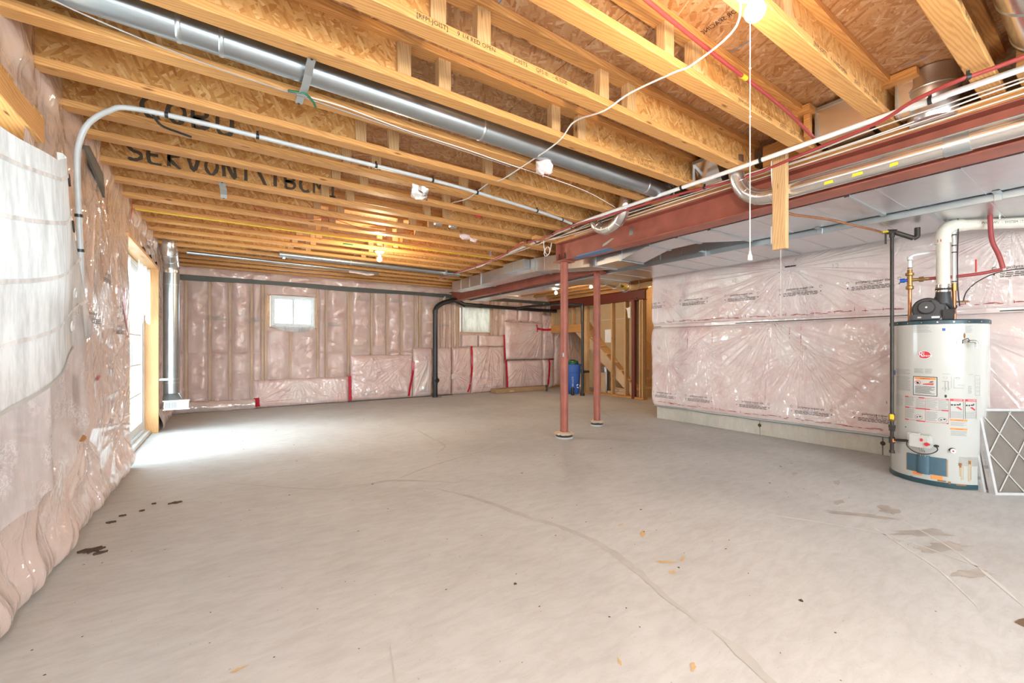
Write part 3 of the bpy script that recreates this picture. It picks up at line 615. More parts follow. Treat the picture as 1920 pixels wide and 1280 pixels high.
# taped poly-faced blankets on the lower wall
BL = [(.38, 2.03, .004, .505, 1, ((.45, .1, 9, .6, None, None, .02), (1.1, .5, 9, .5, -2.7, -.4, .015))), (2.06, 3.35, .004, .93, 2, ((2.5, .95, 6, .6, -2.6, -.4, .015), (3.3, .9, 12, .8, 2.6, 4.2, .02))),
      (3.36, 3.80, .004, 1.08, 3, ((3.7, .85, 9, .7, -2.7, -.5, .03),)), (3.86, 4.27, .004, 1.08, 8, ((4.2, .45, 9, .6, 1, 4.2, .03),)), (4.29, 4.78, .004, 1.09, 5, ((4.3, .45, 10, .6, -1.6, 1.6, .035), (4.7, 1.0, 8, .6, -2.6, -1, .02))),
      (4.80, 5.72, .004, 1.10, 6, ((5.3, 1.1, 10, .9, -2.8, -.3, .035), (5.6, .3, 9, .6, None, None, .02))), (5.00, 5.72, 1.11, 1.38, 9, ()), (4.55, 4.98, 1.10, 1.38, 4, ()),
      (5.74, 6.92, .78, 1.73, 7, ((6.9, 1.6, 9, .9, 2.4, 4.6, .03),)), (6.93, 7.30, .78, 1.95, 3, ((7.1, 1.9, 8, .8, -2.6, -.5, .03),)), (5.80, 6.92, .004, .76, 8, ((6.3, .7, 11, .9, -2.9, -.2, .04),)), (6.93, 7.25, .004, .76, 2, ()),
      (7.32, 8.3, .05, 1.9, 5, ((7.8, 1.9, 8, 1.2, -2.6, -.4, .04),)), (5.74, 6.1, 1.75, 2.15, 1, ()), (6.12, 6.45, 1.75, 2.15, 2, ()), (6.47, 6.85, 1.75, 2.15, 3, ())]
BH = {}
for i, (x0, x1, z0, z1, k, fans) in enumerate(BL):
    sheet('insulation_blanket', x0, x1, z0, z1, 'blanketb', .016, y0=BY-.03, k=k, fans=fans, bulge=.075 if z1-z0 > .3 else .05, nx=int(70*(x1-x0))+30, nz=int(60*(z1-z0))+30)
    BH[i] = (x0, x1, z0, z1, .016, k, fans, .075 if z1-z0 > .3 else .05)
def bs(i): return lambda x, z, o=.004: (x, BY-.03-float(sheet_h(x, z, *BH[i]))-o, z)
def bsu(x, z, o=.006):
    best = BY-.035
    for i, v in BH.items():
        if v[0] <= x <= v[1] and v[2] <= z <= v[3]: best = min(best, bs(i)(x, z, 0)[1])
    return (x, min(best, BY-.06)-o, z)
for pts, w in (([(2.035, .52), (2.04, .3), (2.05, .02)], .028), ([(3.355, .78), (3.34, .5), (3.27, .2), (3.25, .04)], .026), ([(4.79, 1.12), (4.80, .8), (4.78, .4), (4.68, .04)], .026), ([(5.70, 1.40), (5.72, 1.1), (5.74, .78)], .022), ([(5.77, .78), (5.79, .4), (5.80, .06)], .026),
               ([(6.70, 1.57), (7.0, 1.55), (7.33, 1.575)], .028), ([(6.70, 1.48), (6.70, 1.68)], .02), ([(7.3, 1.5), (7.31, 1.72)], .02), ([(7.3, .77), (7.12, .765)], .02), ([(7.12, .76), (7.10, .4), (7.06, .06)], .03), ([(.44, .19), (.46, .03)], .04)):
    tape(pts, w, bsu, wb, off=.012)
# rolled film foot at the left end
X_, A_ = np.meshgrid(np.linspace(-.72, .42, 90), np.linspace(-.2, PI, 16), indexing='ij')
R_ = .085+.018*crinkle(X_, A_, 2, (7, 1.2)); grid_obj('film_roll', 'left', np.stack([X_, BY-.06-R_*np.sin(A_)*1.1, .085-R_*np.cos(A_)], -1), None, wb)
m = MB()
for (i, x, z, s_) in ((1, 2.42, .16, 1), (1, 3.0, .16, 1), (0, .9, .30, .4), (2, 3.62, .15, .8), (3, 4.06, .14, .8), (4, 4.5, .15, .8), (5, 5.1, .16, .9), (5, 5.55, .15, .8), (8, 6.15, .93, .9), (8, 6.66, .93, .9), (9, 7.12, .92, .8), (10, 6.4, .30, .9), (10, 6.85, .32, .5)): film_print(m, (lambda a, c, i=i, x=x, z=z: bs(i)(x+a, z+c, .006)), s_)
for (x, z) in ((-.15, 1.6), (.45, 1.6), (2.3, 2.08), (3.0, 2.08), (4.1, 1.62), (1.72, 1.55)): film_print(m, (lambda a, c, x=x, z=z: (x+a, BY-.075, z+c)), .9)
for x, z in ((2.6, .55), (6.2, .5)): put_text(m, '12', .09, lambda a, c, x=x, z=z: (bsu(x+a, z+c, .006)))
for x in (-.4, .25): film_print(m, (lambda a, c, x=x: (x+a, BY-.168, .10+c)), .9)
m.build('film_print', 'greyink', wb, fix=False)
# battens
MB().cbox((5.75, BY-.085, .762), (7.3, BY-.07, .775), .001).build('batten', 'membrane', wb)
MB().cbox((2.0, BY-.10, .0), (4.3, BY-.07, .018), .001).build('batten', 'membrane', wb)
# windows of the back wall
def slider(name, H_, cover):
    w = empty(name, ((H_[0]+H_[1])/2, BY, H_[2]), kind='structure'); x0, x1, z0, z1 = H_; m = MB(); f_ = .035; ya, yb = BY-.02, BY+.10
    for a, c in (((x0, ya, z0), (x0+f_, yb, z1)), ((x1-f_, ya, z0), (x1, yb, z1)), ((x0+f_, ya, z0), (x1-f_, yb, z0+f_)), ((x0+f_, ya, z1-f_), (x1-f_, yb, z1))): m.cbox(a, c)
    m.build('window_frame', 'white', w); mx = (x0+x1)/2
    for a, c, yy in ((x0+f_, mx+.022, BY+.02), (mx-.022, x1-f_, BY+.05)):
        s_ = MB(); q = .034
        for e, g in (((a, yy, z0+f_), (a+q, yy+.025, z1-f_)), ((c-q, yy, z0+f_), (c, yy+.025, z1-f_)), ((a+q, yy, z0+f_), (c-q, yy+.025, z0+f_+q)), ((a+q, yy, z1-f_-q), (c-q, yy+.025, z1-f_))): s_.cbox(e, g, .002)
        s_ = s_.build('sash', 'white', w); MB().box((a+q, yy+.010, z0+f_+q), (c-q, yy+.014, z1-f_-q)).build('pane', 'glass', s_)
    MB().lathe((mx, BY+.012, (z0+z1)/2-.02), [(.001, .014), (.014, .012), (.016, -.006), (.001, -.008)], 12, 'y').build('latch', 'white', w)
    return w
slider('window_2', H1, 0); w2 = slider('window_3', H2, 1)
X_, Z_ = np.meshgrid(np.linspace(4.60, 5.315, 40), np.linspace(1.465, 2.03, 40), indexing='ij')
X_ = X_+.03*np.clip((Z_-1.9)/.13, 0, 1)*np.clip((5-X_)/.4, 0, 1)
grid_obj('window_blind', 'blind', np.stack([X_, BY-.03-.012*np.sin(Z_*30)*.3-.01*vn(X_*6, Z_*6, 3), Z_], -1), None, w2)
# torn film under window 2
m = MB(); P = [(.66, BY-.045, 1.475), (.80, BY-.05, 1.42), (1.0, BY-.06, 1.38), (1.18, BY-.06, 1.37), (1.33, BY-.05, 1.41), (1.42, BY-.045, 1.475)]; m.poly(P, (0, -.002, 0)); m.build('torn_film', 'torn', wb)

# ---- right foundation wall ------------------------------------------------------
RX = 5.53
wr = empty('wall_right', (RX, 1, 0), kind='structure')
y = 4.2
for seg in (1.53, 1.20, 1.22, 1.22, 1.22, 1.0):
    MB().cbox((RX, y-seg+.003, 0), (RX+.25, y-.003, 2.40), .004).build('concrete_panel', 'wallcon', wr); y -= seg
MB().cbox((RX+.25, 3.95, 0), (8.3, 4.2, 2.40), .004).build('concrete_panel', 'wallcon', wr)
MB().cbox((RX+.06, -3.1, 2.402), (RX+.10, 4.18, JT-.002), .002).build('rim_joist', 'osbw', wr)
MB().cbox((RX+.06, 4.14, 2.402), (8.3, 4.18, JT-.002), .002).build('rim_joist', 'osbw', wr)
m = MB()
for yy in (2.67, 1.47, .25):
    m.lathe((RX-.001, yy, .12), [(.001, -.004), (.02, -.004), (.022, 0), (.001, 0)], 12, 'x')
m.build('tie_hole', 'dirt', wr)
for i, yy in enumerate((2.67, 1.47, 3.4)):
    m = MB(); P = [(RX-.0015, yy+random.uniform(-.05, .05)*math.cos(a), .12+.05*math.sin(a)) for a in [2*PI*q/12 for q in range(12)]]
def rblank(z0, z1, t, k, fans, y_lo=-3.1, name='insulation_blanket'):
    s = np.concatenate([np.linspace(y_lo, 0, 40)[:-1], np.linspace(0, 4.2, 620)[:-1], np.linspace(4.2, 4.2+.35, 50)]); z = np.linspace(z0, z1, 220)
    Sg, Zg = np.meshgrid(s, z, indexing='ij'); P = rpos(Sg, Zg, z0, z1, t, k, fans); return grid_obj(name, 'blanket', P, None, wr, rpos(Sg, Zg, z0, z1, t, k, fans, 0, 1))
def rpos(Sg, Zg, z0, z1, t, k, fans, off=0, part=None):
    Sg = np.asarray(Sg, float); Zg = np.asarray(Zg, float); v = (Zg-z0)/(z1-z0)
    T = t*np.clip(1-np.abs(2*v-1)**9, 0, 1)**.5+.012
    H = .009*crinkle(Sg, Zg, k, (3.2, 2.2))+.004*crinkle(Sg, Zg, k+2, (8, 6))
    for (fy, fz, n, R, a0, a1, A) in fans: H = H+A*fan(Sg, Zg, fy, fz, n, R, a0, a1, k)
    if part: return H
    T = T+.3*H+.02*(vn(Sg*1.2, Zg*1.5, k)-.5)*np.clip(1-np.abs(2*v-1)**4, 0, 1)+off
    X_ = RX-T; Y_ = Sg.copy(); c = Sg > 4.2; a = np.clip((Sg-4.2)/.18, 0, 1)*PI/2; e = np.clip(Sg-4.38, 0, 9)
    X_ = np.where(c, RX-T*np.cos(a)+e, X_); Y_ = np.where(c, 4.2+T*np.sin(a), Y_); return np.stack([X_, Y_, Zg], -1)
FU = ((2.30, 2.03, 17, 1.25, None, None, .032), (4.1, 1.95, 9, .7, -2.6, -.5, .02), (1.6, 1.5, 12, .5, .3, 2.8, .02), (2.2, 1.45, 14, .45, .2, 2.9, .016), (.6, 2.1, 12, .9, -3, 0, .03))
FLO = ((2.5, 1.42, 13, 1.2, -2.9, -.3, .034), (2.15, 1.1, 16, .8, -2.9, -.2, .026), (3.95, .85, 10, .6, None, None, .018), (1.0, 1.3, 11, 1.1, -2.9, -.3, .03), (3.4, 1.2, 11, .8, -2.7, -.4, .022))
UP = (1.42, 2.24, .058, 1, FU); LO = (.20, 1.40, .062, 4, FLO)
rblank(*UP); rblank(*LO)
ru = lambda s, z, o=.003: tuple(rpos(s, z, *UP, off=o).reshape(3)); rl = lambda s, z, o=.003: tuple(rpos(s, z, *LO, off=o).reshape(3))
m = MB()
for s0 in (4.22, 3.53, 2.86, 2.19, 1.53, .50, -.2): film_print(m, (lambda a, c, s0=s0: ru(s0-a, 1.745+c, .005)), 1.12)
for s0 in (4.01, 3.45, 2.72, 2.08, 1.49, .45, -.3): film_print(m, (lambda a, c, s0=s0: rl(s0-a, .385+c, .005)), 1.05)
m.build('film_print', 'ink', wr, fix=False)
m = MB()
for s0, z in ((4.0, 1.93), (2.95, 1.95), (1.85, 1.97), (.45, 1.98)): put_text(m, '12', .075, lambda a, c, s0=s0, z=z: ru(s0-a, z+c, .004))
for s0 in (4.1, 3.55, 2.75, 2.15, 1.55): put_text(m, '12', .06, lambda a, c, s0=s0: rl(s0-a, 1.09+c, .004))
m.build('film_print', 'label', wr, fix=False)
# dark batten strips at the seam and at the bottom, nail plate
MB().cbox((RX-.045, -3.0, 1.400), (RX-.028, 4.22, 1.412), .001).build('batten', 'membrane', wr)
m = MB()
s = np.linspace(-3, 4.28, 220)
Sg, Zg = np.meshgrid(s, np.array([.188, .195, .208, .215]), indexing='ij'); P = rpos(Sg, Zg*0+.21, .2, 1.4, 0, 1, ()); P[..., 0] -= np.array([.03, .042, .042, .03]); P[..., 2] = Zg+.003*np.sin(Sg*9)
grid_obj('batten', 'band', P, None, wr)
Sg, Zg = np.meshgrid(s, np.linspace(1.392, 1.432, 6), indexing='ij'); P = rpos(Sg, Zg, 1.38, 1.45, .03, 2, ()); grid_obj('seam_film', 'blanket', P, None, wr)
m = MB()
for s0 in (2.25, 2.31): m.box((RX-.105, s0-.027, 2.028), (RX-.098, s0+.027, 2.042))
m.build('nail_plate', 'ink', wr)
# red bleed along the seams
m = MB(); r = random.Random(4)
for (fn, zb, s0, s1, n) in ((ru, 1.47, 4.1, -.5, 90), (rl, .26, 4.1, -.5, 70)):
    for i in range(n):
        q = s0+(s1-s0)*(i+r.random())/n; w = r.uniform(.01, .06); h_ = r.uniform(.002, .008) if r.random() < .8 else r.uniform(.02, .07); z = zb+r.uniform(-.008, .012)
        if h_ > .015: w = .003
        a = [fn(q+w*t, z+h_*abs(1-abs(t))+.002*r.random(), .004) for t in (-1, -.4, .3, 1)]; c = [fn(q+w*t, z-.002, .004) for t in (-1, -.4, .3, 1)]
        m.add(a+c, [(j, j+1, j+5, j+4) for j in range(3)])
for (q, z, h_) in ((3.62, 1.33, .25), (3.25, 1.31, .16), (2.30, 1.33, .14), (2.18, 1.33, .22), (1.5, .42, .05), (1.42, .56, .03)):
    m.add([rl(q-.002, z, .004), rl(q+.002, z, .004), rl(q+.004, z-h_*.5, .004), rl(q+.001, z-h_, .004), rl(q-.002, z-h_, .004)], [(0, 1, 2, 3, 4)])
m.build('red_bleed', 'redpex', wr, fix=False)

# ---- stair side: stud partition, drywall, stairs ---------------------------------
wf = empty('wall_stair_side', (7.2, 7, 0), kind='structure')
for y in (5.86, 5.80, 6.26, 6.64, 7.50, 7.56, 7.95, 8.35, 8.75):
    m2 = MB().cbox((7.16, y-.019, .042), (7.25, y+.019, 2.08), .002) if y < 7.7 else MB().cbox((7.16, y-.019, 1.66), (7.25, y+.019, 2.08), .002)
    m2.build('stud', 'wz', wf)
MB().cbox((7.14, 5.75, 0), (7.26, 7.62, .04), .002).build('bottom_plate', 'wy', wf)
MB().cbox((7.16, 7.58, 1.46), (7.25, 8.8, 1.62), .002).build('opening_header', 'wy', wf); MB().cbox((7.16, 7.58, 1.62), (7.25, 8.8, 1.66), .002).build('opening_header', 'wy', wf)
MB().cbox((7.16, 7.44, .042), (7.25, 7.48, 2.08), .002).build('stud', 'wz', wf)
# drywall sheets on the stair face, cut along the stringer
MB().poly([(7.262, 5.78, .28), (7.262, 6.10, .33), (7.262, 7.75, 2.02), (7.262, 7.75, 2.4), (7.262, 5.78, 2.4)], (.012, 0, 0)).build('drywall_sheet', 'drywall', wf)
MB().poly([(7.262, 7.76, 1.66), (7.262, 7.76, 2.4), (7.262, 8.85, 2.4), (7.262, 8.85, 1.66)], (.012, 0, 0)).build('drywall_sheet', 'drywall', wf)
MB().box((7.2605, 5.8, 1.715), (7.2625, 7.6, 1.73)).build('drywall_joint', 'label', wf)
MB().box((8.25, 4.2, 0), (8.29, 9.0, JT)).build('drywall_sheet', 'drypaint', wf)
MB().poly([(8.235, 5.9, .75), (8.235, 5.9, .82), (8.235, 8.4, 3.0-.42), (8.235, 8.4, 2.5)], (.014, 0, 0)).build('wall_trim', 'drypaint', wf)
st = empty('staircase', (7.75, 7, 0), label='closed wooden staircase behind the stud partition, at the right', cat='staircase')
nst = 12
for i in range(nst):
    y0 = 6.02+i*.235; z1 = .19*(i+1)
    if z1 > 2.4: break
    MB().cbox((7.31, y0-.025, z1-.03), (8.24, y0+.25, z1), .004).build('tread', 'drypaint', st)
    MB().box((7.31, y0, z1-.19), (8.24, y0+.012, z1-.03)).build('riser', 'drypaint', st)
for x in (7.275, 8.24-.0):
    MB().poly([(x, 5.95, .0), (x, 6.15, .0), (x, 8.6, 1.98), (x, 8.6, 2.24), (x, 5.95, .12)], (.036, 0, 0)).build('stringer', 'stringer', st)

# unseen partial rear wall, placed to cut daylight reaching the heater from behind
tag(MB().box((3.3, -3.24, 0), (5.8, -3.2, JT)).build('wall_rear_blocker', 'drypaint'), kind='structure')

# ================================================================== THINGS
def ibeam(name, x, y0, y1, zb, zt, label, w=.14, tf=.011, tw=.008, mt='red'):
    b = empty(name, (x, y0, zb), label=label, cat='steel beam')
    MB().cbox((x-w/2, y0, zb), (x+w/2, y1, zb+tf), .002).build('bottom_flange', mt, b)
    MB().cbox((x-w/2, y0, zt-tf), (x+w/2, y1, zt), .002).build('top_flange', mt, b)
    MB().box((x-tw/2, y0, zb+tf), (x+tw/2, y1, zt-tf)).build('beam_web', mt, b)
    return b
b1 = ibeam('steel_beam', 3.40, -3.0, 3.99, 2.13, 2.355, 'long red-painted steel beam carrying the joist ends beside the metal ducts', .17)
MB().cbox((3.315, -3.0, 2.357), (3.485, 4.0, 2.408), .003).build('timber_plate', 'wy', b1)
# end plate welded at the near end over the column, bolts, crayon and tape marks
MB().box((3.325, 3.975, 2.141), (3.396, 3.983, 2.344)).box((3.404, 3.975, 2.141), (3.475, 3.983, 2.344)).build('stiffener_plate', 'red', b1)
m = MB()
for y in (3.84, 3.94):
    m.cyl((3.350, y, 2.12), (3.350, y, 2.20), .008, 8); m.tube([(3.350, y, 2.19), (3.345, y, 2.205), (3.335, y-.01, 2.215)], .006, 8)
    m.lathe((3.350, y, 2.141), [(.016, 0), (.016, .013), (.001, .013)], 6)
m.build('anchor_bolt', 'iron', b1)
blobm = MB(); 
for y0, y1, z0, z1 in ((3.12, 3.60, 2.1375, 2.1405),): blobm.box((3.3138, y0, 2.1305), (3.3145, y1, 2.1395)).box((3.33, y0, 2.1288), (3.42, y1+.1, 2.1296))
blobm.build('blue_paint_mark', 'bluepaint', b1, fix=False)['label'] = 'blue sprayed paint mark'
m = MB(); m.poly([(3.3935, 3.28, 2.19), (3.3935, 3.22, 2.20), (3.3935, 3.11, 2.245), (3.3935, 3.14, 2.252), (3.3935, 3.27, 2.215)], (-.001, 0, 0)); m.poly([(3.3935, 2.91, 2.23), (3.3935, 2.86, 2.23), (3.3935, 2.86, 2.30), (3.3935, 2.90, 2.305)], (-.001, 0, 0)); m.build('foil_scrap', 'band', b1)
ibeam('steel_beam', 4.29, 4.14, 8.86, 2.13, 2.34, 'red-painted steel beam running from the thinner column to the back wall', .14)
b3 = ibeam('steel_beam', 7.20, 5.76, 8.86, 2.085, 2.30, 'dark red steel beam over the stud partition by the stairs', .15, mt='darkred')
MB().cbox((7.11, 5.74, 2.302), (7.29, 8.86, 2.345), .003).build('timber_plate', 'wy', b3)
m = MB()
for y in (5.92, 6.05): m.cyl((7.14, y, 2.07), (7.14, y, 2.14), .008, 8)
m.build('anchor_bolt', 'iron', b3)
def column(x, y, z1, r, label, base, plate=True, mt='red'):
    c = empty('steel_column', (x, y, 0), label=label, cat='column')
    z0 = .055 if base else .0
    MB().cyl((x, y, z0), (x, y, z1-.012), r, 28).build('shaft', mt, c)
    if plate: MB().cbox((x-.10, y-.08, z1-.012), (x+.10, y+.09, z1-.001), .002).build('cap_plate', 'red', c)
    if base:
        rr = random.Random(int(x*100)); Rb = r+(.060 if base == 2 else .045)
        prof = [(Rb-.006, .0), (Rb, .012), (Rb-.004, .022)]; MB().lathe((x, y, 0), prof, 24).build('base_plate', 'label', c)
        MB().lathe((x, y, 0), [(Rb-.012, .022), (Rb-.006, .03), (Rb-.008, .05), (Rb-.014, .052)], 24).build('tape_band', 'ink', c)
        m = MB(); n = 30; rings = []
        for q, zz in ((1, .05), (1.12, .060), (.9, .070), (.62, .078)):
            rings.append([(x+(Rb*q*(1+rr.uniform(-.14, .14)*(base == 2)+rr.uniform(-.03, .03)))*math.cos(2*PI*i/n), y+(Rb*q*(1+rr.uniform(-.14, .14)*(base == 2)))*math.sin(2*PI*i/n), zz+rr.uniform(-.005, .005)) for i in range(n)])
        m.loft(rings, True, False).build('foam_collar', 'foam', c)
    return c
c = column(3.385, 3.90, 2.13, .0475, 'thicker round red steel column with a ragged foam collar at its foot', 2)
MB().cbox((3.325, 3.845, .98), (3.345, 3.862, 1.03), .002).build('metal_tag', 'band', c)
column(4.29, 4.25, 2.13, .046, 'round red steel column with a neat taped foot, right of the thicker one', 1)
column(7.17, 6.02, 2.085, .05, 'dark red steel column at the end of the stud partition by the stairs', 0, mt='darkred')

# ---- sheet metal ducts
def rect_duct(name, secs, label, seams, mat='galv', bottom_mat='galv'):
    """secs: (y, xl, xr, zb, zt)"""
    o = empty(name, (secs[0][1], secs[0][0], secs[0][3]), label=label, cat='duct'); m = MB()
    rings = [[(xl, y, zb), (xr, y, zb), (xr, y, zt), (xl, y, zt)] for (y, xl, xr, zb, zt) in secs]
    m.loft(rings, True, False).build('duct_body', mat, o)
    ys_ = [q[0] for q in secs]
    def at(y): return [float(np.interp(y, ys_, [q[i] for q in secs])) for i in (1, 2, 3, 4)]
    for y, wd in seams:
        xl, xr, zb, zt = at(y); e = .004 if wd < .02 else .012; q = MB()
        for a, c in (((xl-e, y-wd/2, zb-e), (xr+e, y+wd/2, zb)), ((xl-e, y-wd/2, zb), (xl, y+wd/2, zt+e)), ((xr, y-wd/2, zb), (xr+e, y+wd/2, zt+e)), ((xl, y-wd/2, zt), (xr, y+wd/2, zt+e))): q.box(a, c)
        q.build('duct_seam' if wd < .02 else 'slip_joint', mat if wd < .02 else 'band', o)
    return o
D1 = [(-3.0, 3.60, 4.34, 2.155, 2.37), (2.15, 3.60, 4.34, 2.155, 2.37), (2.50, 3.60, 3.98, 2.155, 2.37), (2.85, 3.62, 3.97, 2.150, 2.36), (3.22, 3.62, 3.98, 2.06, 2.28), (3.66, 3.64, 4.00, 2.06, 2.27), (4.92, 3.73, 4.03, 2.20, 2.392), (5.7, 3.73, 4.03, 2.20, 2.395), (6.55, 3.73, 4.03, 2.20, 2.395), (7.68, 3.73, 3.95, 2.20, 2.385)]
rect_duct('supply_duct', D1, 'flat metal duct beside the big red beam, stepping down behind the thick column', [(y, .006) for y in (-.6, -.2, .2, .6, 1.0, 1.4, 1.8)]+[(y, .030) for y in (.0, 1.15, 2.17, 2.5, 2.85, 3.22, 3.64, 4.94, 6.53)]+[(y, .005) for y in (4.1, 4.4, 4.7, 6.95, 7.3)], 'galvdark')
dd = rect_duct('duct_takeoff', [(5.06, 3.62, 3.725, 2.26, 2.392), (5.62, 3.62, 3.725, 2.26, 2.392)], 'small square metal box stuck on the far duct side under the joists', [(5.34, .012)], 'band')
D2 = [(-3.0, 4.40, 5.22, 2.12, 2.36), (4.55, 4.40, 5.22, 2.12, 2.36), (5.2, 4.40, 4.86, 2.12, 2.36), (8.25, 4.45, 4.84, 2.12, 2.34)]
rd = rect_duct('return_duct', D2, 'wide low metal duct along the right side above the pink wall', [(y, .030) for y in (-.3, .9, 2.1, 3.3, 4.5, 5.6, 7.0)]+[(y, .006) for y in (.3, .6, 1.2, 1.5, 1.8, 2.4, 2.7, 3.0, 3.7, 4.1)], 'galvdark')
m = MB()
m.tube([(5.225, -2.9, 2.13), (5.225, 3.15, 2.13)], .016, 8).tube([(4.385, 4.4, 2.112), (4.42, 8.2, 2.112)], .010, 8); m.build('edge_bead', 'band', rd)
MB().cbox((4.384, -2.9, 2.105), (4.398, 4.4, 2.158), .002).build('side_rail', 'band', rd)
for y in (-.3, .55, 1.6, 2.7): MB().cbox((4.372, y-.02, 2.10), (4.384, y+.02, 2.16), .002).cbox((4.30, y-.02, 2.146), (4.372, y+.02, 2.152), .001).build('hanger_strap', 'band', rd)
# far round branch curving toward the stairs
o = empty('branch_duct', (4.86, 5.2, 2.2), label='curved metal branch duct turning right above the dark red beam', cat='duct')
P = smooth_path([(4.86, 5.0, 2.24), (5.3, 5.05, 2.24), (5.9, 5.25, 2.24), (6.4, 5.55, 2.28), (7.0, 5.5, 2.42)], 8)
MB().tube(P, .12, 24).build('duct_body', 'foil', o)
for i in range(2, len(P)-1, 5): MB().tube([P[i], P[i]+(P[i+1]-P[i])*.12], .124, 24).build('rib', 'band', o)
m = MB(); m.poly([(5.75, 5.12, 2.135), (5.95, 5.2, 2.13), (5.93, 5.1, 2.15), (5.77, 5.05, 2.15)], (0, 0, -.006)); m.build('yellow_tape', 'yellow', o)
def round_duct(name, pts, r, label, mat='galv', rings=(), n=28, jointmat='band', part='duct_body', jr=.003, jw=.01, cat='duct'):
    o = empty(name, pts[0], label=label, cat=cat); MB().tube(pts, r, n).build(part, mat, o)
    for p, d in rings:
        p = Vector(p); d = Vector(d).normalized()*jw; MB().tube([p-d, p-d*.5, p+d*.5, p+d], [r, r+jr, r+jr, r], n).build('duct_joint', jointmat, o)
    return o
# long duct in the joist bay
o = round_duct('round_duct', [(-.70, 2.29, 2.475), (3.18, 2.33, 2.45)], .066, 'long round metal duct running between the joists from upper left', 'galv', [((x, 2.29+.04*(x+.7)/3.88, 2.475-.025*(x+.7)/3.88), (1, .01, 0)) for x in (-.17, -.02, 1.32, 2.9)])
def hanger(label, pts, w=.035, ax=(1, 0, 0)):
    h = empty('hanger_strap', pts[0], label=label, cat='strap', group='metal straps under the joists'); m = MB(); a = Vector(ax)*w/2
    P = [Vector(p) for p in pts]; L_ = [p-a for p in P]; R_ = [p+a for p in P]; n = len(P)
    dn = Vector((0, 0, -.0025)); vs = L_+R_+[p+dn for p in L_]+[p+dn for p in R_]; fs = []
    for i in range(n-1): fs += [(i, i+1, n+i+1, n+i), (2*n+i, 3*n+i, 3*n+i+1, 2*n+i+1), (i, 2*n+i, 2*n+i+1, i+1), (n+i, n+i+1, 3*n+i+1, 3*n+i)]
    m.add(vs, fs).build('strap', 'band', h)
    for p in (P[0], P[-1]): MB().lathe((p.x, p.y, p.z-.006), [(.001, 0), (.006, .001), (.006, .004)], 8).build('screw', 'iron', h)
    return h
h = hanger('bent metal strap holding the long round duct with a green twist tie', [(.32, 2.10, 2.405), (.32, 2.16, 2.402), (.32, 2.20, 2.385), (.32, 2.30, 2.378), (.32, 2.40, 2.385), (.32, 2.43, 2.404), (.32, 2.52, 2.404)])
m = MB().tube(smooth_path([(.26, 2.42, 2.40), (.30, 2.38, 2.385), (.33, 2.36, 2.378), (.37, 2.40, 2.372), (.39, 2.43, 2.36)], 4), .006, 6); m.build('twist_tie', 'green', h)
hanger('Z-shaped empty metal strap on the joists right of the sprayed letters', [(-.03, 4.09, 2.4095), (-.03, 4.16, 2.4095), (-.02, 4.18, 2.385), (-.02, 4.30, 2.380), (-.02, 4.34, 2.360)], .045)
hanger('tiny metal strap nailed under the joists near the thick column', [(3.0, 4.93, 2.4095), (3.0, 4.985, 2.4085), (3.0, 4.99, 2.34)], .03)
# long thin duct near the back
o = round_duct('round_duct', [(.60, 6.62, 2.375), (3.4, 6.72, 2.375)], .040, 'far round metal duct slung under the joists behind the lit bulb', 'galv', [((1.55, 6.65, 2.375), (1, .03, 0))], 20)
for x in (.66, 3.1): MB().box((x-.015, 6.60, 2.33), (x+.015, 6.70, 2.408)).build('clip', 'band', o)
o = round_duct('thin_duct', [(-.45, 7.25, 2.385), (2.2, 7.45, 2.385)], .022, 'thin metal pipe across the joists from the corner duct', 'galv', [((.2, 7.3, 2.385), (1, .07, 0))], 14, cat='pipe')
tag(MB().tube(smooth_path([(1.7, 7.40, 2.36), (1.9, 7.42, 2.35), (2.02, 7.45, 2.345), (2.12, 7.45, 2.36)], 4), [.02]*12+[.02], 10).build('insulation_tuft', 'tuft'), 'pale pink insulation wad on the thin pipe before the back wall', 'insulation')
# vertical duct in the corner with register
vx, vy = -.615, 7.28
o = empty('corner_duct', (vx, vy, .2), label='upright round metal duct with floor register in the left back corner', cat='duct')
MB().cyl((vx, vy, .47), (vx, vy, 2.13), .088, 28).build('riser_pipe', 'galv', o)
P = smooth_path([(vx, vy, 2.10), (vx, vy-.03, 2.20), (vx, vy-.17, 2.30), (vx, vy-.26, 2.38), (vx, vy-.27, 2.60)], 5)
MB().tube(P, .090, 24).build('elbow', 'foil', o)
for i in (3, 8, 12, 16): MB().tube([P[i], P[i]+(P[i+1]-P[i]).normalized()*.012], .0935, 24).build('elbow_rib', 'band', o)
for z in (.62, 1.93): MB().cyl((vx, vy, z-.008), (vx, vy, z+.008), .0915, 28).build('duct_joint', 'band', o)
MB().box((WLX+.01, vy-.095, .655), (vx, vy-.089, .685)).cyl((vx, vy, .66), (vx, vy, .68), .093, 28).build('wall_strap', 'band', o)
m = MB(); n = 20; rings = [[(vx+.088*math.cos(2*PI*i/n), vy+.088*math.sin(2*PI*i/n), .48) for i in range(n)]]
def sq(t, hx, hy): c, s_ = math.cos(t), math.sin(t); k = 1/max(abs(c), abs(s_)); return hx*c*k, hy*s_*k
rings.append([(vx+.02+sq(2*PI*i/n, .10, .16)[0], vy-.03+sq(2*PI*i/n, .10, .16)[1], .40) for i in range(n)]); rings.append([(vx+.03+sq(2*PI*i/n, .11, .17)[0], vy-.03+sq(2*PI*i/n, .11, .17)[1], .33) for i in range(n)])
m.loft(rings, True, False).build('boot', 'galv', o)
m = MB(); yf = vy-.21
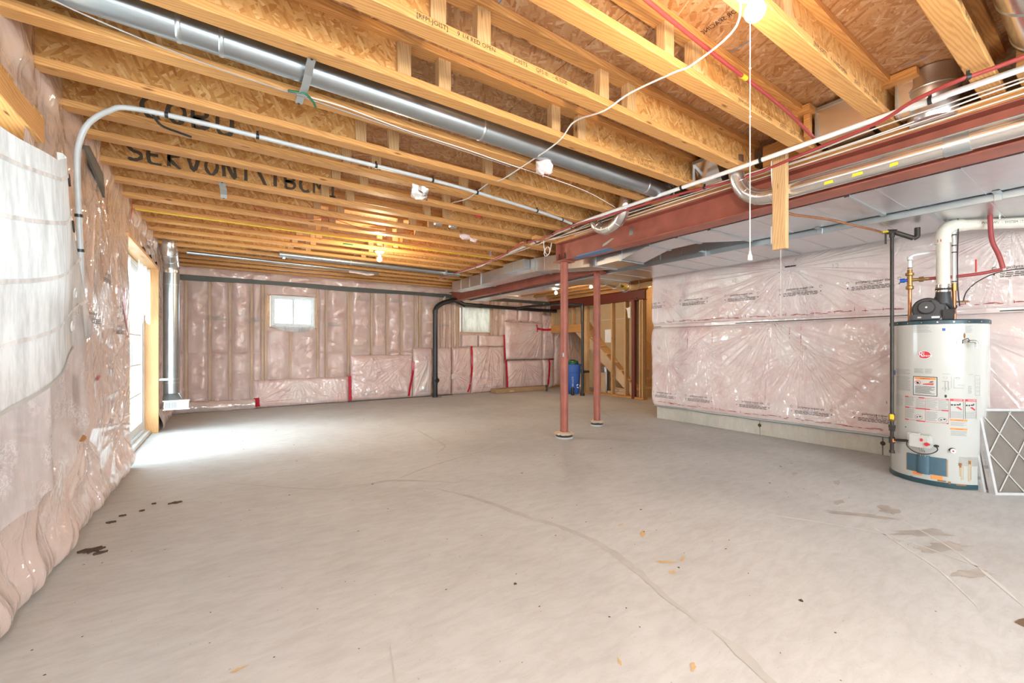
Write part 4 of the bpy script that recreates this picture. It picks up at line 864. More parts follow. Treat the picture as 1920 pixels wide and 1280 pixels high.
# register faces the room diagonally: build as box with louvres
m.cbox((vx-.06, yf-.012, .285), (vx+.20, yf+.06, .395), .004); rg = m.build('register_box', 'white', o)
m = MB()
for i in range(9): m.box((vx-.045+i*.013, yf-.016, .30), (vx-.039+i*.013, yf-.010, .38))
m.build('louvre_slots', 'greyink', rg); MB().cbox((vx-.07, yf-.017, .277), (vx+.21, yf-.012, .290), .001).cbox((vx-.07, yf-.017, .390), (vx+.21, yf-.012, .403), .001).build('register_rim', 'white', rg)
# foil exhaust duct along the beam
fx, fz = 3.245, 2.185
P = smooth_path([(3.16, 1.70, 2.52), (3.17, 1.70, 2.42), (3.19, 1.685, 2.32), (3.21, 1.64, 2.24), (3.235, 1.56, 2.195), (fx, 1.45, fz)], 5)
o = empty('foil_duct', (fx, 1.0, fz), label='shiny round exhaust duct lying along the red beam with yellow tape scraps', cat='duct')
MB().tube([(fx, 1.44, fz), (fx, -3.0, fz+.01)], .052, 28).build('duct_body', 'foil', o)
MB().tube(P, .055, 24).build('elbow', 'foil', o)
for i in (3, 9, 14, 19, 23): MB().tube([P[i], P[i]+(P[i+1]-P[i]).normalized()*.010], .058, 24).build('elbow_rib', 'foil', o)
m = MB()
for (y, a, w) in ((1.12, -1.25, .045), (.97, -1.15, .05), (.80, -1.2, .035)):
    Q = [(fx+.0545*math.cos(PI+t), yy, fz+.0545*math.sin(PI+t)) for t, yy in ((-a*.35, y-w/2), (-a*.35, y+w/2), (-a*.65, y+w/2*1.3), (-a*.62, y-w/2))]
    m.add(Q, [(0, 1, 2, 3)])
m.build('yellow_tape', 'yellow', o, fix=False)
m = MB(); m.lathe((fx, .55, fz), [(.0535, -.05), (.0535, .05)], 28, 'y'); m.build('tape_band', 'band', o)
m = MB().tube([(fx-.05, -3, fz+.03), (fx-.03, 1.40, fz+.05)], .004, 6); m.build('duct_ridge', 'band', o)
# J shaped elbow farther along
P = smooth_path([(3.16, 2.74, 2.60), (3.16, 2.76, 2.47), (3.17, 2.82, 2.36), (3.19, 2.93, 2.305), (3.20, 3.06, 2.30), (3.19, 3.15, 2.345), (3.18, 3.18, 2.41)], 5)
o = empty('elbow_duct', (3.17, 3.0, 2.35), label='shiny curved metal elbow hooking over the red beam near the thick column', cat='duct')
MB().tube(P, .058, 24).build('elbow', 'foil', o)
for i in (4, 8, 12, 16, 20, 24): MB().tube([P[i], P[i]+(P[i+1]-P[i]).normalized()*.008], .061, 24).build('elbow_rib', 'foil', o)
# big bright duct upper right in the bay
o = round_duct('wide_round_duct', [(1.2, .215, 2.53), (3.02, .215, 2.53)], .125, 'wide bright round metal duct in the joist bay at the top right corner', 'foil', [((2.62, .215, 2.53), (1, 0, 0)), ((2.98, .215, 2.53), (1, 0, 0))], 36)
# round collar above the pipes
o = empty('floor_collar', (3.36, .66, 2.5), label='short dark round metal collar under the subfloor behind the white pipe', cat='duct')
MB().lathe((3.30, .66, 0), [(.095, 2.37), (.105, 2.40), (.108, 2.50), (.115, 2.52), (.115, 2.55), (.11, 2.56), (.11, 2.645)], 32).build('collar_body', 'galvdark', o)
MB().lathe((3.30, .66, 0), [(.117, 2.535), (.119, 2.54), (.117, 2.545)], 32).build('collar_ridge', 'band', o)
def boot(label, x0, x1, y0, y1, z0, z1, tilt=.03):
    o = empty('duct_boot', ((x0+x1)/2, (y0+y1)/2, z0), label=label, cat='duct boot', group='tin boots above the beam'); m = MB()
    m.loft([[(x0+tilt, y0, z0), (x1, y0, z0), (x1, y1, z0), (x0+tilt, y1, z0)], [(x0, y0, z1), (x1, y0, z1), (x1, y1, z1), (x0, y1, z1)]], True, False).build('boot_body', 'foil', o)
    MB().box((x0-.004, y0-.004, z1-.02), (x1, y1+.004, z1)).box((x0+.0, y1-.004, z0), (x0+.03, y1+.006, z1)).build('boot_flange', 'band', o)
boot('large tin boot between the joists left of the round collar', 3.14, 3.44, .92, 1.17, 2.42, 2.63)
boot('small square tin boot right of a cut joist end, beside the collar', 3.20, 3.42, .72, .79, 2.42, 2.63)
boot('tin boot at the joist end left of the foil duct elbow', 3.14, 3.40, 1.86, 2.04, 2.42, 2.60, .12)
boot('tin boot at the end of the long round duct', 3.18, 3.42, 2.25, 2.42, 2.41, 2.53, .02)

# ---- pipes, conduits, cables
def clip(mb, p, d, r):
    p = Vector(p); d = Vector(d).normalized()*.008; mb.tube([p-d, p+d], r+.004, 10); mb.box((p.x-.006, p.y-.006, p.z+r), (p.x+.006, p.y+.006, p.z+r+.018)); return mb
def pipe(name, pts, r, mat, label, cat, clips=(), n=12, cmat='black', group=None, body=None):
    P = smooth_path(pts, 6) if len(pts) > 2 else [Vector(p) for p in pts]
    o = empty(name, pts[0], label=label, cat=cat, group=group); MB().tube(P, r, n).build(body or 'pipe_run', mat, o)
    for i in clips:
        i = min(i, len(P)-2); clip(MB(), P[i], P[i+1]-P[i], r).build('pipe_clip', cmat, o)
    return o
pipe('grey_conduit', [(-.655, 3.22, 1.40), (-.655, 3.20, 1.62), (-.655, 3.17, 1.80), (-.655, 3.14, 2.08), (-.64, 3.13, 2.20), (-.60, 3.11, 2.29), (-.52, 3.08, 2.36), (-.42, 3.05, 2.39), (-.06, 3.03, 2.392), (.64, 3.05, 2.392), (1.10, 3.06, 2.392), (1.56, 3.09, 2.392), (2.11, 3.16, 2.392), (2.6, 3.24, 2.392), (3.0, 3.34, 2.392)], .0135, 'pex', 'pale grey conduit arching from the left wall across under the joists', 'conduit', (6, 12, 45, 50, 57, 63, 68, 76, 81), body='conduit_run')
bpy.data.objects['grey_conduit'].children[0].data.materials[0] = M['greypvc']
tag(MB().tube(smooth_path([(-.34, 3.05, 2.385), (-.31, 3.13, 2.365), (-.24, 3.20, 2.375), (-.18, 3.24, 2.38)], 5), .007, 8).build('hanging_tie', 'black'), 'loose black tie hanging from the pale arching conduit', 'cable tie')
pipe('white_water_pipe', [(3.09, -1.0, 2.392), (3.07, .31, 2.392), (3.06, .88, 2.392), (3.07, 1.76, 2.392), (3.06, 2.4, 2.392), (3.05, 3.15, 2.392), (3.10, 3.57, 2.392), (3.17, 4.3, 2.392), (3.28, 5.37, 2.392), (3.30, 5.8, 2.37), (3.32, 6.3, 2.385), (3.35, 7.45, 2.392)], .0155, 'pex', 'thick white water pipe running along the edge of the red beam', 'pipe', (9, 16, 21, 34, 41, 48, 56, 62))
m = MB().cyl((3.07, .56, 2.392), (3.07, .70, 2.392), .0175, 16).build('pipe_coupling', 'pvc', bpy.data.objects['white_water_pipe'])
pipe('red_water_pipe', [(2.86, -1.0, 2.385), (2.91, .29, 2.375), (2.90, .48, 2.372), (2.95, .66, 2.372), (3.03, .84, 2.355), (3.13, 1.26, 2.36), (3.19, 1.65, 2.355), (3.13, 2.12, 2.37), (3.07, 2.81, 2.372), (3.02, 3.49, 2.372), (3.08, 3.9, 2.372), (3.02, 4.3, 2.372), (3.10, 4.6, 2.372), (3.24, 5.4, 2.372), (3.30, 7.4, 2.372)], .010, 'redpex', 'long dark red water pipe crossing the white one beside the beam', 'pipe', (10, 40, 57, 64, 74))
pipe('red_water_pipe', [(1.25, 1.08, 2.46), (1.9, 1.12, 2.47), (2.6, 1.14, 2.46), (3.1, 1.16, 2.42)], .009, 'redpex', 'dark red water pipe in the joist bay with a yellow tag', 'pipe')
tag(MB().lathe((2.18, 1.128, 2.468), [(.0115, -.02), (.0115, .02)], 10, 'x').build('pipe_tag', 'yellow'), 'yellow tape tag around the red pipe in the joist bay', 'tag')
lab = ['upper white cable stretched along the red beam', 'second white cable sagging along the red beam', 'third white cable lying on the beam plate', 'lowest white cable tight against the beam top edge']
for i, (pts) in enumerate([[(3.20, -.6, 2.405), (3.20, .35, 2.402), (3.17, .9, 2.385), (3.20, 1.3, 2.375), (3.21, 1.9, 2.39), (3.16, 3.0, 2.398), (3.22, 4.0, 2.38), (3.30, 5.3, 2.395)],
                           [(3.23, -.6, 2.40), (3.22, .35, 2.392), (3.23, .8, 2.372), (3.23, 1.3, 2.365), (3.23, 1.9, 2.378), (3.20, 3.0, 2.385), (3.18, 4.1, 2.37)],
                           [(3.26, -.6, 2.385), (3.25, .4, 2.374), (3.255, 1.2, 2.368), (3.25, 2.2, 2.372), (3.25, 3.3, 2.37), (3.2, 3.9, 2.37)],
                           [(3.30, -.6, 2.37), (3.30, .5, 2.362), (3.303, 1.5, 2.358), (3.30, 2.6, 2.362), (3.28, 3.6, 2.365)]]):
    pipe('white_cable', pts, .0042, 'cable', lab[i], 'cable', (), 7, body='cable_run')
pipe('white_cable', [(1.50, .80, 2.42), (1.72, .92, 2.405), (1.78, 1.15, 2.40), (1.765, 1.25, 2.405), (1.755, 1.5, 2.43), (1.73, 1.66, 2.404), (1.73, 1.9, 2.45), (1.75, 2.08, 2.404), (1.77, 2.5, 2.40), (1.78, 2.8, 2.405), (1.78, 3.0, 2.44), (1.76, 3.3, 2.405), (1.76, 3.6, 2.45), (1.7, 3.75, 2.43)], .0045, 'cable', 'white cable threaded across the joists from the near bulb', 'cable', (), 8, body='cable_run')
pipe('thin_wire', [(.3, 2.43, 2.402), (.52, 2.42, 2.402), (.9, 2.47, 2.401), (1.3, 2.49, 2.402), (1.6, 2.51, 2.398), (2.0, 2.54, 2.401), (2.5, 2.60, 2.402), (3.0, 2.74, 2.40)], .003, 'cable', 'thin white wire under the joist beside the long round duct', 'wire', (), 6, body='cable_run')
pipe('thin_wire', [(-.70, 2.30, 2.405), (-.6, 2.27, 2.403), (-.45, 2.32, 2.402), (-.25, 2.37, 2.40), (.0, 2.42, 2.403), (.3, 2.44, 2.402), (.9, 2.49, 2.402), (1.7, 2.55, 2.402)], .003, 'greycable', 'thin grey wire running under the joists from the upper left corner', 'wire', (), 6, body='cable_run')
o = pipe('coiled_cable', [(3.15, 4.0, 2.38), (3.17, 4.02, 2.30), (3.20, 4.03, 2.24), (3.24, 4.04, 2.22), (3.27, 4.03, 2.26), (3.24, 4.02, 2.31), (3.20, 4.02, 2.29), (3.18, 4.03, 2.23), (3.21, 4.04, 2.20), (3.26, 4.03, 2.24), (3.27, 4.0, 2.36)], .005, 'cable', 'white coil of spare cable beside the top of the thick column', 'cable', (), 6, body='cable_run')
pipe('yellow_cable', [(-.72, 5.32, 2.404), (.5, 5.33, 2.404), (1.7, 5.34, 2.403), (3.3, 5.36, 2.404)], .006, 'yellow', 'bright yellow cable running along a joist before the lit bulb', 'cable', (), 6, body='cable_run')
pipe('red_wire', [(.2, 4.6, 2.404), (.6, 4.7, 2.39), (.9, 4.6, 2.40), (1.3, 4.8, 2.39), (1.7, 4.72, 2.404)], .0035, 'redpex', 'thin red wire looping under the joists left of the junction', 'wire', (), 6, body='cable_run')
# tufts and scraps under the joists
def tuft(label, c, r, mat='tuft', seed=0, sq_=(1, .7, .6)):
    u = np.linspace(0, 2*PI, 22); v = np.linspace(0, PI, 14); U, V = np.meshgrid(u, v, indexing='ij')
    R = r*(.55+.9*vn(np.cos(U)*2.6+5+seed, V*2.4+np.sin(U)*2, seed)); P = np.stack([c[0]+R*np.cos(U)*np.sin(V)*sq_[0], c[1]+R*np.sin(U)*np.sin(V)*sq_[1], c[2]+R*np.cos(V)*sq_[2]], -1)
    return grid_obj('insulation_tuft', mat, P, None, None, label=label, cat='insulation')
tuft('pink insulation wad hanging from the far end of the long round duct', (1.86, 2.36, 2.375), .075, 'tuft', 1, (.9, .7, .75))
tuft('pale insulation scrap under the joists halfway to the thick column', (2.33, 4.45, 2.40), .06, 'tuft', 3, (1.3, .5, .5)); tuft('small pale insulation scrap beside the halfway one under the joists', (2.48, 4.52, 2.40), .05, 'tuft', 5, (1.2, .5, .5))
o = empty('foil_flap', (1.30, 3.3, 2.4), label='crumpled foil flap hanging beside the pale arching conduit', cat='foil'); m = MB()
X_, Z_ = np.meshgrid(np.linspace(1.24, 1.38, 8), np.linspace(2.31, 2.42, 8), indexing='ij'); grid_obj('foil_sheet', 'foil', np.stack([X_, 3.26+.03*vn(X_*40, Z_*40, 2)+(2.42-Z_)*.3, Z_], -1), None, o)
tag(MB().cbox((1.22, 5.62, 2.40), (1.34, 5.66, 2.41), .001).build('green_scrap', 'green'), 'dark green scrap stapled under a joist left of the lit bulb', 'scrap')
tag(MB().cbox((2.05, 3.70, 2.400), (2.12, 3.72, 2.42), .001).build('red_scrap', 'redink'), 'red scrap stuck on a joist above the pale arching conduit', 'scrap')
o = empty('junction_disc', (2.0, 4.12, 2.45), label='pair of pale round smoke hood discs between far joists', cat='fixture')
for x in (1.92, 2.10): MB().lathe((x, 4.30, 2.43), [(.04, 0), (.05, .015), (.05, .03), (.02, .04)], 20).build('disc', 'band', o)

# ---- lights
def bulb_fixture(name, c, zb, mat, label, plate_z, chain=None, cord=True, r=.032):
    x, y = c; o = empty(name, (x, y, plate_z), label=label, cat='light fixture')
    MB().lathe((x, y, 0), [(.058, plate_z), (.060, plate_z-.008), (.045, plate_z-.022), (.024, plate_z-.030), (.021, plate_z-.055), (.014, plate_z-.057)], 28).build('lamp_holder', 'porcelain', o)
    top = plate_z-.056; h_ = top-zb
    prof = [(.0135, top), (.014, top-.018)]+[(r*math.sin(t), zb+r-r*math.cos(t)) for t in np.linspace(2.45, .02, 14)]
    MB().lathe((x, y, 0), prof, 28).build('bulb', mat, o); return o
o = bulb_fixture('bulb_fixture', (1.63, 5.47), 2.195, 'bulb', 'lit bare bulb hanging from the far joists on coiled white cable', 2.325)
MB().tube(smooth_path([(1.60, 5.47, 2.33), (1.61, 5.46, 2.37), (1.66, 5.48, 2.38), (1.66, 5.46, 2.41), (1.62, 5.48, 2.43), (1.68, 5.47, 2.45), (1.70, 5.45, 2.43), (1.69, 5.46, 2.36), (1.65, 5.47, 2.33)], 5), .006, 7).build('cord', 'cable', o)
o = bulb_fixture('bulb_fixture', (1.46, .72), 2.185, 'bulb', 'large glowing bare bulb at the top edge with a long pull string', 2.30)
MB().cyl((1.46, .72, 2.30), (1.46, .76, 2.41), .008, 8).build('cord', 'cable', o)
m = MB().cyl((1.436, .724, 1.40), (1.436, .724, 2.29), .0016, 6)
for z in np.arange(1.7, 2.2, .16): m.lathe((1.436, .724, z), [(.001, -.004), (.004, 0), (.001, .004)], 8)
m.build('pull_string', 'cable', o); MB().lathe((1.436, .724, 1.385), [(.003, 0), (.0075, .002), (.006, .018), (.0035, .022), (.003, .032)], 12).build('pull_handle', 'porcelain', o)
o = bulb_fixture('bulb_fixture', (5.47, 6.55), 2.15, 'bulboff', 'small bare bulb left of the thick column in the side room', 2.27); MB().cyl((5.47, 6.55, 2.27), (5.47, 6.55, 2.39), .006, 8).build('cord', 'cable', o)
o = bulb_fixture('bulb_fixture', (5.55, 5.65), 2.17, 'bulboff', 'pale round bulb just right of the thick column top', 2.28, r=.03); MB().cyl((5.55, 5.65, 2.28), (5.55, 5.65, 2.39), .006, 8).build('cord', 'cable', o)

# ---- hanging lumber post with device box
o = empty('hanging_post', (3.2, 1.40, 1.775), label='short wooden post hanging from the red beam with a device box', cat='post')
MB().cbox((3.165, 1.355, 1.775), (3.205, 1.445, 2.45), .004).build('post_board', 'wz', o)
bx = MB().cbox((3.206, 1.415, 1.83), (3.25, 1.475, 1.955), .003).build('device_box', 'pex', o); m = MB()
for i in range(5): m.box((3.215, 1.4745, 1.84+i*.024), (3.225, 1.4765, 1.855+i*.024)); m.box((3.232, 1.4745, 1.84+i*.024), (3.242, 1.4765, 1.855+i*.024))
m.build('box_slots', 'greyink', bx)
MB().tube(smooth_path([(3.23, 1.45, 1.95), (3.22, 1.455, 2.05), (3.215, 1.452, 2.15), (3.175, 1.45, 2.25), (3.165, 1.45, 2.40)], 4), .004, 6).build('cable_tail', 'cable', o)
tag(MB().cyl((3.19, 1.40, 1.30), (3.19, 1.40, 1.774), .0009, 5).build('hanging_string', 'cable'), 'fine white string hanging under the wooden post', 'string')

# ---- black drain line at the back
o = empty('drain_pipe', (3.78, 8.62, 0), label='black plastic drain pipe standing at the back wall and bending under the ducts', cat='pipe')
MB().cyl((3.78, 8.62, 0), (3.78, 8.62, 1.86), .053, 24).build('riser_pipe', 'black', o)
MB().tube(smooth_path([(3.78, 8.62, 1.84), (3.79, 8.62, 1.92), (3.84, 8.62, 1.99), (3.95, 8.62, 2.06), (4.10, 8.61, 2.11), (4.25, 8.6, 2.14), (4.5, 8.62, 2.05)], 6), .053, 20).build('bend', 'black', o)
MB().tube([(4.45, 8.64, 2.07), (5.4, 8.66, 2.055), (7.2, 8.62, 2.035)], .042, 16).build('horizontal_run', 'black', o)
for a, c, r in (((3.78, 8.62, .30), (3.78, 8.62, .44), .061), ((3.78, 8.62, 1.82), (3.78, 8.62, 1.90), .060), ((3.78, 8.62, .0), (3.78, 8.62, .03), .062), ((4.9, 8.65, 2.063), (4.98, 8.65, 2.062), .05)): MB().cyl(a, c, r, 24).build('coupling', 'black', o)
MB().cyl((3.78, 8.62, .37), (3.80, 8.53, .37), .045, 20).lathe((3.805, 8.525, .37), [(.018, -.02), (.018, 0)], 4, 'y').build('cleanout_plug', 'black', o)
MB().box((3.70, 8.55, .002), (3.90, 8.58, .012)).build('floor_gasket', 'membrane', o)
o = empty('drain_pipe', (6.66, 7.05, 0), label='slim black plastic pipe standing in front of the stud partition', cat='pipe')
MB().tube(smooth_path([(6.66, 7.05, .05), (6.66, 7.05, 1.0), (6.66, 7.05, 2.0), (6.64, 7.06, 2.045), (6.56, 7.1, 2.05), (6.3, 7.3, 2.055), (6.0, 8.0, 2.06), (5.9, 8.55, 2.05)], 6), .028, 16).build('riser_pipe', 'black', o)
MB().cyl((6.66, 7.05, .0), (6.66, 7.05, .06), .05, 16).build('floor_collar', 'black', o); MB().cyl((6.66, 7.05, .50), (6.66, 7.05, .60), .036, 16).cyl((6.66, 7.05, .54), (6.80, 6.98, .54), .026, 12).build('side_branch', 'black', o)
for (x, y, h_, r, lb) in ((6.52, 7.22, .17, .035, 'capped black pipe stub standing in the slab before the partition'), (6.55, 8.2, .16, .022, 'thin black pipe stub standing before the cardboard box')):
    o = empty('pipe_stub', (x, y, 0), label=lb, cat='pipe stub'); MB().cyl((x, y, 0), (x, y, h_-.03), r, 16).build('stub_body', 'black', o); MB().cyl((x, y, h_-.045), (x, y, h_), r+.007, 16).build('stub_cap', 'black', o)
# ---- cardboard carton, bin, outlet
o = empty('cardboard_box', (5.9, 8.68, 0), label='long flat brown cardboard carton lying along the back wall', cat='box')
def obox(m, p0, p1, w, z0, z1):
    d = Vector((p1[0]-p0[0], p1[1]-p0[1], 0)); n = Vector((-d.y, d.x, 0)).normalized()*w
    a = [Vector((p0[0], p0[1], z0)), Vector((p1[0], p1[1], z0)), Vector((p1[0], p1[1], z0))+n, Vector((p0[0], p0[1], z0))+n]; return m.poly([tuple(q) for q in a], (0, 0, z1-z0))
obox(MB(), (5.22, 8.44), (6.85, 8.50), .22, .004, .105).build('carton_body', 'card', o); obox(MB(), (5.19, 8.432), (6.0, 8.462), .005, .06, .108).build('flap', 'card', o); obox(MB(), (5.62, 8.454), (5.75, 8.459), .006, .02, .10).build('packing_tape', 'stain', o)
o = empty('recycling_bin', (6.78, 7.45, 0), label='tall blue recycling bin with white marks behind the thick column', cat='bin')
bxc, byc = 6.80, 7.52
def bring(h_, k, n=28):
    return [(bxc+.165*k*abs(math.cos(t))**.35*(1 if math.cos(t) > 0 else -1)*math.cos(-.55)-.20*k*abs(math.sin(t))**.35*(1 if math.sin(t) > 0 else -1)*math.sin(-.55),
             byc+.165*k*abs(math.cos(t))**.35*(1 if math.cos(t) > 0 else -1)*math.sin(-.55)+.20*k*abs(math.sin(t))**.35*(1 if math.sin(t) > 0 else -1)*math.cos(-.55), h_) for t in [2*PI*i/n for i in range(n)]]
MB().loft([bring(.005, .74), bring(.03, .78), bring(.50, .93), bring(.505, .97), bring(.66, 1.0), bring(.662, .96), bring(.45, .92), bring(.44, .1)], True, False).build('bin_body', 'blue', o)
MB().loft([bring(.655, 1.0), bring(.657, 1.06), bring(.690, 1.07), bring(.692, .97), bring(.655, .96)], False, False).build('rim', 'blue', o)
m = MB(); f_ = Vector((-.65, -.76, 0)); c_, s_ = math.cos(-.72), math.sin(-.72)
def bf(a, b_): p = Vector((6.69, 7.325, 0)); d = Vector((.80, -.60, 0)); q = p+d*a+Vector((-.05, -.06, 0)); return (q.x, q.y, b_)
m = MB(); put_text(m, 'RECYCLE', .055, lambda a, b_: bf(-.06+b_*.9, .30+a)); 
for k in range(3):
    t = PI/2+k*2*PI/3; P = [(.045*math.cos(t+q), .045*math.sin(t+q)) for q in (0, .45, .9, 1.35)]; Q = [(x*.6, y*.6) for x, y in P]; m.add([bf(.07+x, .20+y) for x, y in P+Q], [(i, i+1, i+5, i+4) for i in range(3)])
m.build('white_marks', 'paper', o, fix=False)
o = empty('green_canister', (6.78, 7.5, .69), label='dark green ribbed canister lid sticking out of the blue bin', cat='canister')
MB().lathe((6.80, 7.52, 0), [(.10, .46), (.125, .60), (.13, .70), (.128, .74), (.11, .775), (.05, .79)], 24).build('canister_body', 'green', o)
for z in (.715, .745): MB().lathe((6.80, 7.52, z), [(.128, -.006), (.134, 0), (.128, .006)], 24).build('rib', 'green', o)
MB().cyl((6.73, 7.52, .79), (6.87, 7.52, .79), .008, 8).build('handle', 'black', o)
o = empty('wall_outlet', (4.27, 8.72, .42), label='small cream outlet plate pressed through the pink blanket at the back', cat='outlet'); y_ = 8.745
MB().cbox((4.225, y_-.012, .37), (4.295, y_, .475), .003).build('cover_plate', 'pvc', o); MB().box((4.24, y_-.014, .43), (4.28, y_-.012, .46)).box((4.24, y_-.014, .385), (4.28, y_-.012, .415)).build('sockets', 'label', o)
# papers
def sheetpaper(label, P, th=(-.002, 0, 0), lines=0):
    o = tag(MB().poly(P, th).build('paper_sheet', 'paper'), label, 'paper'); return o
sheetpaper('white paper sheet stapled to the tan drywall between two studs', [(7.255, 6.93, 1.20), (7.255, 6.74, 1.20), (7.255, 6.74, 1.50), (7.255, 6.93, 1.495)])
sheetpaper('torn white paper pinned high beside the dark red column', [(7.155, 6.24, 1.96), (7.155, 6.20, 1.93), (7.155, 6.10, 1.96), (7.155, 6.105, 1.72), (7.155, 6.17, 1.72), (7.155, 6.19, 1.88)])
o = empty('stored_trim', (7.6, 6.9, 0), label='wood offcuts lying under the stairs behind the partition', cat='lumber')
for a, c in (((7.3, 6.30, .0), (7.42, 6.9, .09)), ((7.45, 6.2, .0), (7.5, 6.8, .16)), ((7.34, 7.0, .0), (7.36, 7.15, .5)), ((7.38, 6.4, .09), (7.44, 6.8, .14))): MB().cbox(a, c, .003).build('offcut', 'stringer', o)
o = empty('spare_ducting', (7.6, 7.2, 0), label='short grey duct offcut standing under the stairs', cat='duct'); MB().cyl((7.55, 7.18, 0), (7.55, 7.18, .62), .09, 20).build('duct_body', 'galvdark', o); MB().cyl((7.55, 7.18, .58), (7.55, 7.18, .60), .095, 20).build('rib', 'band', o)

# ---- curtains on the left
def curt(u, v):
    """u 0..1 along the wall (left to right), v 0..1 down"""
    u = np.asarray(u, float); v = np.asarray(v, float)
    yt = .2+(2.86-.2)*u; sag = .16*np.sin(PI*np.clip((u-.45)/.55, 0, 1))*0
    zt = 1.80+.0*u+.12*np.clip((u-.55)/.45, 0, 1)**1+.10*np.clip((u-.88)/.12, 0, 1)-.03*np.exp(-((u-.72)/.12)**2)
    yb = .2+(3.27-.2)*u; zb = .62+.56*u**1.5
    y = yt+(yb-yt)*v**1.2; z = zt+(zb-zt)*v
    x = -.60+.020*np.sin(u*17+v*2)*(.4+v)+.03*(vn(u*5, v*2.2, 3)-.5)-.05*np.clip((u-.93)/.07, 0, 1)*(1-v)+.03*v*(1-u)
    return np.stack([x, y, z], -1)
o = empty('window_curtain', (-.62, 2.2, 1.9), label='white curtain with tucked bands and ring holes draped over the near left window', cat='curtain')
U, V = np.meshgrid(np.linspace(0, 1, 160), np.linspace(0, 1, 80), indexing='ij'); P = curt(U, V)
P[-1, :, 0] -= .02; grid_obj('curtain_cloth', 'curtain', P, None, o)
for v0 in (.09, .325, .58, .80):
    Uu, Vv = np.meshgrid(np.linspace(0, 1, 120), np.linspace(-.009, .009, 4), indexing='ij'); P = curt(Uu, v0+Vv-.0+.03*np.sin(Uu*3+v0*4)); P[..., 0] += .004; grid_obj('tuck', 'tuck', P, None, o)
Uu, Vv = np.meshgrid(np.linspace(0, 1, 120), np.linspace(.985, 1.0, 4), indexing='ij'); P = curt(Uu, Vv); P[..., 0] += .004; grid_obj('hem', 'label', P, None, o)
for (u, v) in ((.955, .12), (.962, .36), (.92, .70), (.89, .865)):
    p = curt(u, v); e1 = curt(u+.01, v)-p; e1 /= np.linalg.norm(e1); e2 = curt(u, v+.01)-p; e2 /= np.linalg.norm(e2)
    m = MB(); pts = [Vector(p+.026*(e1*math.cos(t)+e2*math.sin(t)))+Vector((.008, 0, 0)) for t in [2*PI*i/20 for i in range(21)]]; m.tube(pts, .0035, 8, False); m.build('grommet', 'iron' if v < .5 else 'tuck', o)
def lacef(u, v):
    u = np.asarray(u, float); v = np.asarray(v, float); y = .2+(3.12-.2)*u+.06*v*u
    sc = .022*np.abs(np.sin(y*PI/.17)); zb = .30+.30*np.clip((u-.35)/.65, 0, 1)+.24*np.clip((u-.9)/.1, 0, 1)**1.3-.0+sc; zt = 1.32
    z = zt+(zb-zt)*v; x = -.635+.022*np.sin(u*34+v)*(.5+v)+.012*np.sin(u*71+2)*(v)+.02*(vn(u*6, v*3, 5)-.5); return np.stack([x, y, z], -1)
o = empty('lace_curtain', (-.64, 2.2, 1.0), label='sheer lace curtain with scalloped hem hanging below the white curtain', cat='curtain')
U, V = np.meshgrid(np.linspace(0, 1, 260), np.linspace(0, 1, 50), indexing='ij'); grid_obj('lace_cloth', 'lace', lacef(U, V), None, o)
U, V = np.meshgrid(np.linspace(.965, 1.03, 14), np.linspace(.1, .75, 30), indexing='ij'); P = lacef(U, V); P[..., 0] += .03; grid_obj('lace_fold', 'lace', P, None, o)
# rusty pipe by the lace
o = empty('rusty_pipe', (-.66, 3.20, .6), label='short rusty elbow pipe sticking out beside the lace curtain', cat='pipe')
MB().tube(smooth_path([(-.665, 3.16, .95), (-.665, 3.17, .80), (-.665, 3.17, .66), (-.655, 3.15, .635), (-.63, 3.09, .625)], 5), .014, 12).build('pipe_run', 'rust', o); MB().cyl((-.665, 3.17, .64), (-.665, 3.17, .67), .019, 12).cyl((-.64, 3.11, .628), (-.625, 3.08, .624), .018, 12).build('fitting', 'rust', o)
# torn valance on patio door
def torn(name, y0, y1, zt, zb, x, seed, label):
    r = random.Random(seed); Y_, V_ = np.meshgrid(np.linspace(y0, y1, 40), np.linspace(0, 1, 16), indexing='ij'); zb_ = zb+.10*(vn(Y_*9, Y_*0, seed)-.5)+.04*np.sin(Y_*31)
    return grid_obj(name, 'torn', np.stack([x+.015*np.sin(Y_*25), Y_, zt+(zb_-zt)*V_], -1), None, None, label=label, cat='curtain')
torn('torn_valance', 6.05, 7.0, 2.05, 1.42, -.80, 3, 'ragged white valance over the right panel of the patio door'); torn('torn_valance', 5.55, 5.95, 2.02, 1.52, -.84, 5, 'narrow ragged white valance over the left panel of the patio door')

# ================================================================== WATER HEATER
HX, HY, HR, HT = 4.934, .956, .295, 1.31
FN = Vector((-.982, -.19, 0)); FR = Vector((.19, -.982, 0))
def hs(phi, z, off=.0):      # point on the heater shell; phi=0 faces the room, positive to the right
    p = Vector((HX, HY, z))+(FN*math.cos(phi)+FR*math.sin(phi))*(HR+off); return tuple(p)
wh = empty('water_heater', (HX, HY, 0), label='tall white gas water heater with red logo and labels by the pink wall', cat='water heater')
MB().lathe((HX, HY, 0), [(HR-.004, .035), (HR, .04), (HR, HT-.03), (HR-.004, HT-.028)], 72).build('tank_jacket', 'heater', wh)
MB().lathe((HX, HY, 0), [(HR-.01, 0), (HR+.003, .004), (HR+.004, .036), (HR-.003, .042)], 72).build('base_ring', 'teal', wh)
cap = MB().lathe((HX, HY, 0), [(HR-.003, HT-.032), (HR+.006, HT-.030), (HR+.006, HT-.004), (HR-.004, HT+.004), (.02, HT+.010)], 72).build('top_cap', 'teal', wh)
m = MB()
for i in range(9):
    p = hs(-1.2+.3*i, HT-.016, .006); q = hs(-1.2+.3*i, HT-.016, .010); m.cyl(p, q, .005, 8)
tag(m.build('screws', 'chrome', cap), kind='stuff')
K = HR
